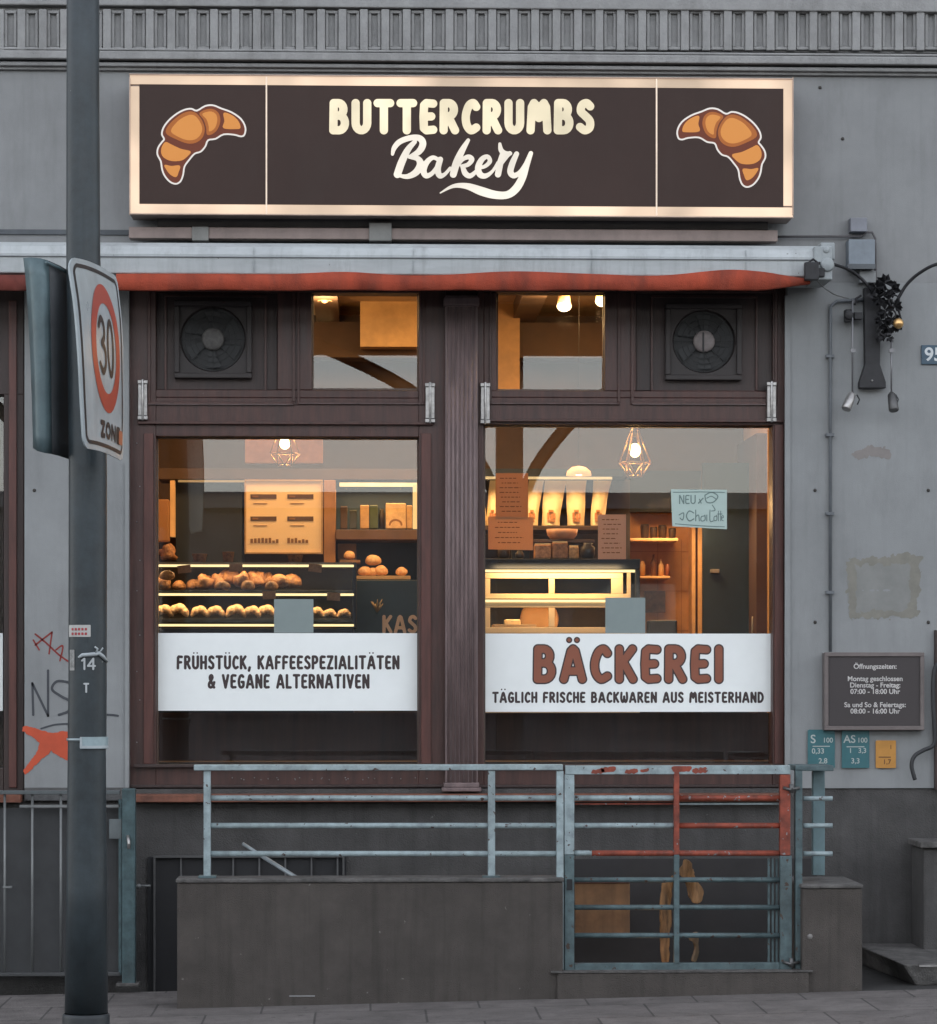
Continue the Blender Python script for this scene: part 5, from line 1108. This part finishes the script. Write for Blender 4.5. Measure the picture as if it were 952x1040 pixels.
# right door steps region floor
x_a = P(878, 1000, yP).x
m = MB(); slab(m, xw1 + .003, 6, yP + .001, .0, .2); o = m.build('side_paving', mat('dark_paving', (.04, .039, .038), .95, bump=.5, dirt=.3), None, kind='structure')
st = thing('door_step', 'dark worn stone doorstep with wall block at the lower right edge', 'step', (P(940, 1000, -.9).x, -.6, gz(2)))
m = MB(); q0 = P(893, 972, -.75); q1 = P(906, 987, -1.05)
m.add([(q0.x, -.02, q0.z), (q1.x + .05, -1.06, q0.z - .005), (3.4, -1.06, q0.z), (3.4, -.02, q0.z), (q0.x + .04, -.02, gz(2)), (q1.x + .12, -1.03, gz(2)), (3.4, -1.03, gz(2)), (3.4, -.02, gz(2))], [(0, 1, 2, 3), (7, 6, 5, 4), (0, 4, 5, 1), (1, 5, 6, 2), (2, 6, 7, 3), (3, 7, 4, 0)])
m.build('tread', cap_m, st, bevel=.01)
m = MB(); m.box(938, 862, 1000, 968, -.35, -.03); m.build('side_block', base_m, st, bevel=.01)
m = MB(); m.box(935, 855, 1000, 861.5, -.38, -.03); m.build('block_cap', cap_m, st, bevel=.006)
m = MB(); m.box(934, 980, 990, 982, -1.063, -1.05); m.build('step_nosing', steel_m, st)

# plinth wall
def wallblock(name, a, b, c, d, y0, y1, lb, cat, capw=2.5, right_in=0):
    q = P((a + c) / 2, d, y0); t = thing(name, lb, cat, (q.x, (y0 + y1) / 2, q.z - .1))
    p0 = P(a, b, y0); p1 = P(c, b, y0); zt = p0.z if a < 476 else p1.z
    m = MB(); m.box3(p0.x, p1.x, y0, y1, gz(p0.x) - .35, zt - .02); m.build('wall', plinth_m, t, bevel=.008)
    m = MB(); m.box3(p0.x - .006, p1.x + .004, y0 - .008, y1 + .008, zt - .0195, zt); m.build('coping', cap_m, t, bevel=.006)
    return t, zt
pw, zt1 = wallblock('plinth_wall', 180, 892.5, 572, 1020, yP, yP + .2, 'low dark rendered wall under the long railing', 'wall')
m = MB(); m.box(294, 1011, 320, 1012.2, yP - .003, yP - .0005); m.build('chalk_mark', mat('chalk', (.3, .3, .3), .8), pw)
pr, zt2 = wallblock('gate_pier', 815, 898, 876, 1008, yP, yP + .52, 'short dark rendered pier right of the cellar gate', 'pier')
m = MB(); q = P(823, 962, yP - .002); m.lathe((q.x, yP, q.z + .05), [(.0001, -.003), (.012, -.002), (.014, .002)], 7, 'y'); m.build('chip', mat('chip_pale', (.25, .24, .23), .8), pr)
m = MB(); m.box(566, 988, 822, 1016, yP - .02, yP + .22); m.build('threshold', plinth_m, None, 'low dark threshold block under the cellar gate', 'threshold', bevel=.008)
m = MB(); q = P(573, 900, yP)
# floor strip behind gate & inner walls of the well
m.box(560, 986.3, 826, 987.8, yP - .024, yP + .22); m.build('threshold_edge', cap_m, None, 'paler edge strip on top of the gate threshold', 'edging')  # edge strip in a paler tone than the threshold

# railing
yr = yP + .07
def bar(m, a, b, c, d, r, y=yr, n=10): m.tube([P(a, b, y), P(c, d, y)], r, n)
q = P(390, 892, yr); rg = thing('railing', 'long pale blue-grey steel railing with three thin rails on the low wall', 'railing', (q.x, yr, q.z))
m = MB(); m.box(197, 776.5, 572, 782.5, yr - .03, yr + .03); m.build('handrail', rail_m, rg, bevel=.004)
for py in (810.5, 838.5, 867): m = MB(); bar(m, 212, py, 567, py, .0135); m.build('rail', rail_m, rg)
for px in (210.5, 499.5, 569):
    m = MB(); m.box(px - 3.6, 782.8, px + 3.6, 890.5 if px < 560 else 985, yr - .02, yr + .02); m.build('post', rail_m if px < 560 else rail_m, rg, bevel=.003)
    if px < 560: m = MB(); m.box(px - 9, 889.7, px + 9, 892, yr - .045, yr + .045); m.build('post_foot', teal_m, rg, bevel=.002)
# gate: three sprayed parts
q = P(688, 988, yr); gt = thing('cellar_gate', 'steel bar gate, teal below and partly sprayed orange-red above, beside the long railing', 'gate', (q.x, yr, q.z))
m = MB(); m.box(574.3, 777.5, 803, 786.5, yr - .022, yr + .022); m.build('top_bar', rail_m, gt, bevel=.003)
blob_m = MB()
for (a, b, r_) in ((606, 784, 3), (616, 782, 3.5), (640, 784, 3), (690, 781, 4.5), (709, 783, 3.5), (654, 783, 2)):
    q_ = [(a - r_, b, r_ * .7), (a + r_ * 2, b - 1, r_ * .8)]
    contour(blob_m, lambda X, Y: np.maximum(sdf_strokes(X, Y, [q_]) + .6 * np.sin(X * 1.3) * np.cos(Y * 1.1), np.maximum(778 - Y, Y - 786)), a - 10, 777, a + 16, 787, .7, 0, flat(yr - .0232))
blob_m.build('spray_mark', spray_m, gt, clean=False)
m = MB(); m.box(573.5, 786.7, 583.5, 868, yr - .02, yr + .02); m.build('stile', rail_m, gt, bevel=.003)
m = MB(); m.box(573.5, 868.2, 583.5, 988, yr - .02, yr + .02); m.build('stile', teal_m, gt, bevel=.003)
m = MB(); m.box(792.5, 786.7, 803, 869, yr - .02, yr + .02); m.build('stile', spray_m, gt, bevel=.003)
m = MB(); m.box(792.5, 869.2, 804.5, 988, yr - .02, yr + .02); m.build('stile', teal_m, gt, bevel=.003)
m = MB(); m.box(583.7, 978, 792.3, 988, yr - .018, yr + .018); m.build('bottom_bar', teal_m, gt, bevel=.003)
for py in (810.5, 838.5): 
    m = MB(); bar(m, 583, py, 686, py, .0135); m.build('rail', rail_m, gt)
    m = MB(); bar(m, 689, py, 793, py, .0135); m.build('rail', spray_m, gt)
m = MB(); bar(m, 583, 866.5, 601, 866.5, .0135); m.build('rail', rail_m, gt)
m = MB(); bar(m, 601.2, 866.5, 793, 866.5, .0135); m.build('rail', spray_m, gt)
m = MB(); m.box(584, 815.5, 686, 817.3, yr + .03, yr + .035); m.build('rear_strip', spray_m, gt)
m = MB(); m.box(690, 815.5, 792, 817.3, yr + .03, yr + .035); m.build('rear_strip', rail_m, gt)
for py in (893.5, 921.5, 950): m = MB(); bar(m, 583, py, 793, py, .0125); m.build('rail', teal_m, gt)
m = MB(); m.box(684.8, 780, 690.2, 868, yr - .0225, yr + .012); m.build('middle_bar', spray_m, gt, bevel=.002)
m = MB(); m.box(684.8, 868.2, 690.2, 979, yr - .0225, yr + .012); m.build('middle_bar', teal_m, gt, bevel=.002)
for i, px in enumerate((781, 785, 789)): m = MB(); m.box(px - 1, 872, px + 1, 978, yr + .02, yr + .035); m.build('rear_bar', teal_m, gt)
m = MB(); m.box(576, 893, 581.5, 904, yr - .025, yr - .0202); m.build('lock', black_m, gt, bevel=.001)
m = MB()
for py in (800, 977): 
    m.tube([P(796, py, yr - .02), P(802, py + 2, yr - .035), P(812, py, yr - .02)], .008, 8); m.tube([P(804, py - 4, yr - .03), P(804, py + 5, yr - .03)], .011, 8)
m.build('hinge', mat('hinge_dark_steel', (.13, .13, .13), .4, .6), gt)
# hanging post right of gate with rungs
q = P(818, 985, yr + .05); gp = thing('gate_post', 'teal steel hanging post with three short rungs on the pier right of the gate', 'post', (q.x, yr + .05, q.z))
m = MB(); m.box(808, 781, 815.2, 985, yr - .01, yr + .035); m.build('hanging_bar', teal_m, gp, bevel=.003)
yq2 = yr + .2
m = MB(); m.box(826, 783, 838, 889, yq2, yq2 + .05); m.build('pier_post', mat('post_teal_light', (.14, .22, .24), .5, dirt=.45), gp, bevel=.003)
m = MB(); m.box(808, 777.5, 847, 783, yr - .01, yq2 + .03); m.build('top_bar', teal_m, gp, bevel=.003)
for py in (811, 838.5, 867): m = MB(); m.tube([P(816, py, yr + .02), P(845.5, py, yr + .02)], .012, 10); m.build('rung', rail_m, gp)
# diagonal handrail in the well
m = MB(); m.tube([P(247, 857, -.55), P(264, 868, -.62)], .009, 8); m.tube([P(264, 868, -.62), P(310, 897, -.75), P(345, 920, -.8)], .011, 8); m.build('stair_handrail', mat('handrail_pale', (.30, .34, .36), .4, .3), None, 'short pale handrail slanting down behind the low wall', 'handrail')
# cellar window grille
q = P(250, 940, -.02); cg = thing('cellar_grille', 'dark cellar window grille low on the wall behind the railing', 'grille', (q.x, -.02, q.z - .3))
m = MB(); m.box(150, 870, 352, 1100, -.005, .008); m.build('backing', mat('cellar_dark', (.025, .025, .027), .8), cg)
m = MB(); m.ring(156, 869, 350, 1100, 2, -.03, -.006); m.build('frame', mat('grille_grey', (.10, .10, .10), .6, .2), cg)
for i in range(7): m = MB(); px = 184 + i * 26.5; m.tube([P(px, 871, -.02), P(px, 1090, -.02)], .005, 6); m.build('bar', MATS['grille_grey'], cg)
# boards seen through the gate
m = MB(); m.box(584, 897, 640, 950, -.55, -.52); m.build('wooden_board', mat('orange_brown_board', (.21, .11, .05), .7, var=.35, scale=4, dirt=.6, streak=.5), None, 'orange-brown wooden board behind the left half of the gate', 'board', bevel=.004)
m = MB(); m.box(584, 894.5, 640, 896.8, -.56, -.51); m.build('board_edge_strip', redwood_m, None, 'thin red strip along the top of the orange-brown board', 'strip')
def crumple(a, pts, lb, mm_, th=.05, seed=1):
    pl = catmull(pts, True, 4); xs = [q[0] for q in pl]; ys = [q[1] for q in pl]; m = MB()
    def mp_(x_, y_):
        nz_ = mnoise.noise(Vector((x_ * .10 + seed, y_ * .02, seed))) * .05 + mnoise.noise(Vector((x_ * .3, y_ * .03, seed + 5))) * .012
        return P(x_, y_, -.6 + nz_)
    contour(m, lambda X, Y: sdf_poly(X, Y, pl) + .6 * vnoise(X, Y, 5, seed), min(xs) - 2, min(ys) - 2, max(xs) + 2, max(ys) + 2, 1.2, 0, mp_)
    o = m.build(a, mm_, None, lb, a.replace('_', ' ')); so_ = o.modifiers.new('t', 'SOLIDIFY'); so_.thickness = .012
    for p_ in o.data.polygons: p_.use_smooth = True
cm = mat('ochre_wood', (.27, .14, .055), .7, var=.45, scale=9, dirt=.5, stretch=(3, 3, .5))
crumple('wood_plank', [(672, 900), (677, 896), (685, 889), (683, 905), (680, 940), (678, 975), (672, 976), (670, 930)], 'upright ochre plank behind the middle bar of the gate', cm, seed=2)
crumple('cardboard_piece', [(690, 886), (693, 879), (695, 873), (703, 876), (703, 882), (707, 893), (714, 903), (713, 915), (705, 917), (700, 911), (697, 898)], 'torn ochre cardboard leaning beside the middle bar of the gate', cm, seed=7)
crumple('crumpled_paper', [(701, 951), (708, 946), (710, 956), (706, 975), (702, 975), (705, 960)], 'small crumpled pale paper at the bottom of the gate', mat('ochre_pale', (.26, .18, .11), .7, var=.3), seed=4)
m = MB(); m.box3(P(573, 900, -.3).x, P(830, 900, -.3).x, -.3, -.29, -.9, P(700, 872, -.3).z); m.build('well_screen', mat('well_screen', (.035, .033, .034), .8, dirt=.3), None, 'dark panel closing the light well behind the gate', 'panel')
wl = thing('well_lamp', 'weak warm cellar lamp down in the light well', 'lamp', P(640, 990, -.9)); m = MB(); q = P(640, 1010, -.95); m.ball(q, .03); m.build('bulb', emit('cellar_bulb', (1, .6, .3), 2), wl)
add_light('well_light', 'POINT', P(650, 985, -.95), .8, WARM, wl, .05)
# left fence with vertical bars
yf = -.42
q = P(60, 990, yf); lfn = thing('bar_fence', 'dark vertical bar fence with grey top rail at the lower left', 'fence', (q.x, yf, q.z))
fm = mat('fence_dark_steel', (.065, .068, .07), .55, .2, dirt=.3); fl_ = mat('fence_light_edge', (.20, .21, .21), .45, .3, dirt=.4)
m = MB(); m.box(-200, 803, 122, 807, yf - .02, yf + .02); m.build('top_rail', mat('fence_top', (.10, .115, .12), .5, .2, dirt=.4), lfn, bevel=.003)
m = MB(); m.box(20, 817.5, 122, 820, yf - .01, yf + .01); m.build('upper_rail', fl_, lfn)
m = MB(); m.box(-200, 988, 122, 992, yf - .02, yf + .02); m.build('bottom_rail', fm, lfn, bevel=.003)
for px in list(range(-145, 30, 30)) + [33, 62, 92]: m = MB(); m.tube([P(px, 807, yf), P(px, 990, yf)], .0065, 8); m.build('bar', fl_, lfn)
m = MB(); m.box(-200, 821, 122, 987.5, yf + .05, yf + .06); m.build('backing_sheet', mat('fence_sheet', (.05, .052, .054), .8, dirt=.3), lfn)
m = MB(); m.box(3, 900, 12, 902, yf - .02, yf); m.build('latch', fl_, lfn)
# teal gate post with lock
q = P(130, 1000, yf); tp = thing('lock_post', 'weathered teal steel post with lock box between the fence and the low wall', 'post', (q.x, yf, q.z))
m = MB(); m.box(124, 801, 137.5, 1000, yf - .03, yf + .03); m.build('post', tealpost_m, tp, bevel=.004)
m = MB(); m.box(120.6, 812, 123.6, 990, yf - .01, yf + .02); m.build('stop_bar', tealpost_m, tp)
m = MB(); m.box(111, 832, 123.8, 852, yf - .012, yf + .012); m.build('lock_box', mat('lockbox_grey', (.13, .15, .155), .5, .2, dirt=.3), tp, bevel=.002)
m = MB(); m.tube([P(130, 849, yf - .035), P(131, 855, yf - .06), P(131, 862, yf - .06)], .008, 8); m.build('handle', steel_m, tp)
m = MB(); m.box(118, 999, 141, 1002, yf - .06, yf + .06); m.build('foot_plate', cap_m, tp, bevel=.002)
m = MB(); m.tube([P(140, 900, -.1), P(153, 899.5, -.1)], .006, 8); m.lathe(P(141, 900, -.1), [(.0001, -.01), (.012, -.008), (.012, .01)], 10, 'y'); m.build('wall_hook', fl_, None, 'small pale bolt latch on the wall right of the teal lock post', 'latch')

# ================================================================== LAMP POLE AND ROAD SIGN
yp = -2.7
q = P(88, 1075, yp); lpz = thing('lamp_pole', 'dark grey-blue steel lamp pole with number 14, stickers and clamps in front of the pilaster', 'pole', (q.x, yp, gz(q.x)))
m = MB()
stn = [(84.6, -260, 16.2), (84.4, 100, 16.6), (84.8, 262, 17.2), (86.5, 330, 18), (88.6, 420, 19), (89.5, 480, 19.3), (89.2, 700, 19.4), (88.6, 744, 19.6), (88.4, 756, 19.2), (88.2, 900, 20.6), (87.8, 1028, 21.8)]
pts = [P(a, b, yp) for a, b, r in stn]; rs = [r / 200 * (15 + yp) / 15 for a, b, r in stn]
m.tube(pts, rs, 36); m.build('shaft', pole_m, lpz)
m = MB(); a_ = P(87.6, 1030, yp); m.lathe((a_.x, yp, 0), [(.099 * .82 / .82 * .92, a_.z + .004), (.096, a_.z), (.098, a_.z - .01), (.098, gz(a_.x) - .01)], 36); m.build('base_sleeve', mat('pole_base', (.022, .028, .033), .5), lpz)
def wrap(px, py, a0, off):   # wraps a flat shape around the pole
    c = P(89.2, py, yp); R = 19.5 / 200 * .82 + off; dx = (px - 89.2) / 19.8; an = math.asin(max(-.995, min(.995, dx)))
    return Vector((c.x + R * math.sin(an), yp - R * math.cos(an), c.z))
def wrapmesh(nm, m_, fn, a, b, c, d, off, h=.8, thr=0):
    mb = MB(); contour(mb, fn, a, b, c, d, h, thr, lambda x_, y_: wrap(x_, y_, 0, off)); return mb.build(nm, m_, lpz, clean=False)
rect = lambda a, b, c, d: (lambda X, Y: np.maximum(np.maximum(a - X, X - c), np.maximum(b - Y, Y - d)))
wrapmesh('sticker', mat('sticker_white', (.50, .50, .48), .6, dirt=.3), rect(71.3, 635, 94, 647), 70, 634, 96, 648, .0015, .5)
def gridfn(X, Y): 
    return np.maximum(np.abs(((X - 74) % 3.4) - 1.7) - 1.1, np.abs(((Y - 637) % 4.6) - 2.3) - 1.3) 
wrapmesh('sticker_print', mat('sticker_red', (.40, .05, .06), .6), lambda X, Y: np.maximum(gridfn(X, Y), rect(74, 637, 92, 645.5)(X, Y)), 73, 636, 93, 647, .003, .5)
wrapmesh('sticker', mat('sticker_grey', (.30, .30, .29), .7, var=.3, scale=50), rect(72.3, 660, 77.5, 681), 71, 658, 79, 682, .0015, .5)
m = MB(); stroke_text(m, '14', 84.5, 99, 668, 680.5, .95, lambda x_, y_: wrap(x_, y_, 0, .0025), h=.4); m.build('number', mat('stencil_white', (.52, .55, .56), .6, dirt=.3), lpz, clean=False)
m = MB(); stroke_text(m, 'T', 86.8, 92.5, 693.5, 703.5, .9, lambda x_, y_: wrap(x_, y_, 0, .0025), h=.4); m.build('number', MATS['stencil_white'], lpz, clean=False)
zr = mat('clamp_white_plastic', (.45, .50, .52), .5, dirt=.3)
m = MB(); m.tube([wrap(x_, y_, 0, .006) for x_, y_ in ((82.5, 668), (86, 665.5), (92, 665), (98, 664.5), (101, 663.5), (105, 667), (108.4, 672))], [.006, .008, .008, .009, .009, .008, .005], 8)
m.tube([wrap(98, 664, 0, .008), wrap(99, 659, 0, .02), wrap(97, 657, 0, .014)], .004, 6); m.tube([wrap(101, 664, 0, .008), wrap(103, 658, 0, .02)], .003, 6); m.build('cable_tie', zr, lpz)
m = MB(); a_ = P(88.8, 751, yp); R = 19.6 / 200 * .82
m.lathe((a_.x, yp, a_.z), [(R + .001, -.006), (R + .005, -.005), (R + .005, .005), (R + .001, .006)], 36); m.build('band_clamp', mat('clamp_steel', (.30, .36, .38), .35, .5), lpz)
wrapmesh('band_plate', mat('band_plate', (.34, .44, .47), .4, .2, var=.2), rect(84, 748, 108.5, 760), 83, 746, 109.3, 762, .009, .6)
wrapmesh('band_plate_edge', zr, lambda X, Y: np.minimum(rect(84, 757, 108.5, 759.5)(X, Y), rect(84, 748, 86, 759)(X, Y)), 83, 746, 109.3, 762, .011, .5)

# zone sign: bent plate, mapped u (0 near edge .. 1 far edge), v (0 top .. 1 bottom)
q = P(98, 470, -2.7); zs = thing('road_sign', 'bent white 30 ZONE road sign with red ring on the lamp pole', 'road sign', (q.x, -2.7, q.z))
def smooth(vals, v):
    n = len(vals) - 1; t = max(0, min(.9999, v)) * n; i = int(t); f_ = t - i; g = lambda k: vals[max(0, min(n, k))]
    a, b, c, d = g(i - 1), g(i), g(i + 1), g(i + 2)
    return .5 * (2 * b + (c - a) * f_ + (2 * a - 5 * b + 4 * c - d) * f_ ** 2 + (3 * b - a - 3 * c + d) * f_ ** 3)
def signmap(u, v, off=0):
    xl_ = smooth([68.5, 75, 79, 81.5, 84], v); xr_ = smooth([119, 123.5, 125, 125.3, 124.5], v)
    yl_ = 261.5 + 194 * v; yr_ = 282 + 187 * v
    e = u ** .8
    px = xl_ + (xr_ - xl_) * e; py = yl_ + (yr_ - yl_) * u ** 1.5
    y = -3.38 + .56 * u + .05 * math.sin(u * PI) * (1 - v) - .03 * math.sin(v * PI)
    p_ = P(px, py, y); return p_ + Vector((.94, -.34, 0)) * off
def uvshape(nm, m_, fn, off, h=.02, thr=0, solid=0):
    mb = MB(); contour(mb, fn, -.02, -.02, 1.02, 1.02, h, thr, lambda u, v: signmap(min(1, max(0, u)), min(1, max(0, v)), off)); o = mb.build(nm, m_, zs, clean=False)
    if solid: s_ = o.modifiers.new('t', 'SOLIDIFY'); s_.thickness = solid; s_.offset = 0
    return o
def rr(X, Y, ins, rad=.08):
    ax = np.abs(X - .5) - (.5 - ins - rad); ay = (np.abs(Y - .5) - (.5 - ins * .75 - rad * .75)) / .75
    return np.hypot(np.maximum(ax, 0), np.maximum(ay, 0)) + np.minimum(np.maximum(ax, ay), 0) - rad
uvshape('plate', signwhite_m, lambda X, Y: rr(X, Y, .0), 0, .025, solid=.006)
uvshape('border_line', signblack_m, lambda X, Y: np.abs(rr(X, Y, .05, .06)) - .014, .0042, .008)
uvshape('red_ring', signred_m, lambda X, Y: np.abs(np.hypot((X - .56), (Y - .44) * .98) - .285) - .05, .0046, .01)
m = MB(); mpz = lambda x_, y_: signmap(x_ / 100, y_ / 100, .0052)
stroke_text(m, '30', 38, 74, 27, 59, 1.9, mpz, h=.8); m.build('number', signblack_m, zs, clean=False)
m = MB(); stroke_text(m, 'ZONE', 36, 88, 83, 92.5, 1.4, mpz, h=.8); m.build('lettering', signblack_m, zs, clean=False)
m = MB(); mb = MB(); contour(mb, rect(.84, .845, .95, .92), .8, .8, 1, 1, .02, 0, lambda u, v: signmap(min(1, u), min(1, v), .0065)); mb.build('sticker', mat('sticker_orange', (.40, .13, .06), .5), zs, clean=False)
# second plate seen from behind, bent flange
zb_ = thing('road_sign', 'dark backside of a bent grey road sign left of the lamp pole', 'road sign', P(50, 465, -2.6))
nu, nv = 14, 12; vs = []; fs = []
cx_ = [(25, 262, -2.70), (33, 261.5, -2.745), (42, 262.5, -2.765), (49, 265, -2.75), (60, 270, -2.70), (72, 277, -2.62), (84, 284, -2.54)]
bx_ = [(35, 455, -2.70), (39, 458, -2.745), (45, 460, -2.765), (52, 461, -2.75), (60, 463, -2.70), (72, 467, -2.62), (84, 471, -2.54)]
for j in range(nv + 1):
    v = j / nv
    for k, (a, b) in enumerate(zip(cx_, bx_)):
        bow = -3.5 * math.sin(v * PI) * 0 + (5.0 * (1 - v) * v * 2 * (1 if k < 3 else .4))
        vs.append(P(a[0] + (b[0] - a[0]) * v ** .75 + bow * .4, a[1] + (b[1] - a[1]) * v, a[2]))
n = len(cx_)
m = MB(); m.add(vs, [(j * n + k, j * n + k + 1, (j + 1) * n + k + 1, (j + 1) * n + k) for j in range(nv) for k in range(3)], True); o = m.build('flange', signback_m, zb_, clean=False); s_ = o.modifiers.new('t', 'SOLIDIFY'); s_.thickness = .006
m = MB(); m.add(vs, [(j * n + k, j * n + k + 1, (j + 1) * n + k + 1, (j + 1) * n + k) for j in range(nv) for k in range(3, n - 1)], True); o = m.build('back_plate', signback2_m, zb_, clean=False); s_ = o.modifiers.new('t', 'SOLIDIFY'); s_.thickness = .006
m = MB(); m.tube([P(47, 266, -2.78), P(60, 272, -2.73), P(73, 280, -2.65)], .006, 6); m.build('rim', signback_m, zb_)

# ================================================================== ACROSS THE STREET (seen reflected in the glass)
vd = thing('viaduct', 'dark steel elevated railway viaduct across the street, reflected in the shop windows', 'viaduct', (0, -24, -.09))
vm = mat('viaduct_steel', (.035, .03, .028), .6, .2)
m = MB(); m.box3(-60, 60, -26, -21, 6.06, 7.5); m.build('deck', vm, vd)
for i, x_ in enumerate((-31, -17.5, -4.3, 1.35, 14, 28)):
    m = MB(); m.box3(x_ - .17, x_ + .17, -23.3, -22.9, -.09, 6.05); [m.tube(catmull([(x_, -23.1, 3.2), (x_ + g_ * .35, -23.1, 4.3), (x_ + g_ * 1.3, -23.1, 5.3), (x_ + g_ * 3.0, -23.1, 6.1)], n=6), .085, 8) for g_ in (1, -1)]; m.build('support', vm, vd)
om = mat('far_facade', (.08, .085, .10), .8, var=.3, scale=.8)
for i, (x0, x1, h_, lb) in enumerate(((-60, -20, 4.5, 'low dark brick building across the street, left of the three'), (-19.9, 19, 4.7, 'long low dark building straight across the street'), (19.1, 60, 4.4, 'low dark building across the street, right of the three'))):
    t = thing('opposite_building', lb, 'building', ((x0 + x1) / 2, -42, -.09))
    m = MB(); m.box3(x0, x1, -46, -40, -.09, h_); m.build('wall', om, t)
    m = MB(); m.add([(x0 - .2, -39.7, h_), (x1 + .2, -39.7, h_), (x1 + .2, -46.2, h_), (x0 - .2, -46.2, h_), (x0 + 1, -43, h_ + .5), (x1 - 1, -43, h_ + .5)], [(0, 1, 5, 4), (1, 2, 5), (2, 3, 4, 5), (3, 0, 4), (3, 2, 1, 0)]); m.build('roof', om, t)
    k = x0 + 1.5
    wm_ = mat('far_window', (.05, .055, .06), .2)
    while k < x1 - 2: m = MB(); m.box3(k, k + 1.3, -39.99, -39.95, 1.4, 3.3); m.build('window', wm_, t); k += 3.2

# ================================================================== SKY, SUN
S.world = bpy.data.worlds.new('World'); S.world.use_nodes = True; nt = S.world.node_tree; N = nt.nodes; bg = N['Background']
sky = N.new('ShaderNodeTexSky'); sky.sky_type = 'NISHITA'; sky.sun_disc = False; sky.sun_elevation = math.radians(16); sky.sun_rotation = math.radians(0)
sky.air_density = 1.2; sky.dust_density = 1.2; sky.ozone_density = 2.0
hs = N.new('ShaderNodeHueSaturation'); hs.inputs['Saturation'].default_value = .24; hs.inputs['Value'].default_value = .95
nt.links.new(sky.outputs[0], hs.inputs['Color'])
tn = N.new('ShaderNodeMix'); tn.data_type = 'RGBA'; tn.blend_type = 'MULTIPLY'; tn.inputs[0].default_value = 1; tn.inputs[7].default_value = (1.0, .982, .995, 1)   # overcast dusk: pale lilac-grey cloud
nt.links.new(hs.outputs[0], tn.inputs[6]); nt.links.new(tn.outputs[2], bg.inputs[0]); bg.inputs[1].default_value = .15
sun = bpy.data.lights.new('sun', 'SUN'); sun.energy = .5; sun.angle = math.radians(10); sun.color = (1, .82, .68)
so = bpy.data.objects.new('sun', sun); COL.objects.link(so)
# sun stands behind the building: direction of light = from +Y, low
so.rotation_euler = (math.radians(-(90 - 16)), 0, 0)
S.view_settings.view_transform = 'Standard'; S.view_settings.look = 'None'; S.view_settings.gamma = 1; S.view_settings.exposure = EXPO
S.render.engine = 'CYCLES'; S.cycles.use_denoising = True; S.cycles.max_bounces = 8; S.cycles.transparent_max_bounces = 12
S.cycles.sample_clamp_indirect = 4; S.cycles.caustics_reflective = False; S.cycles.caustics_refractive = False
for m_ in bpy.data.materials:
    if '_c' in m_: del m_['_c']
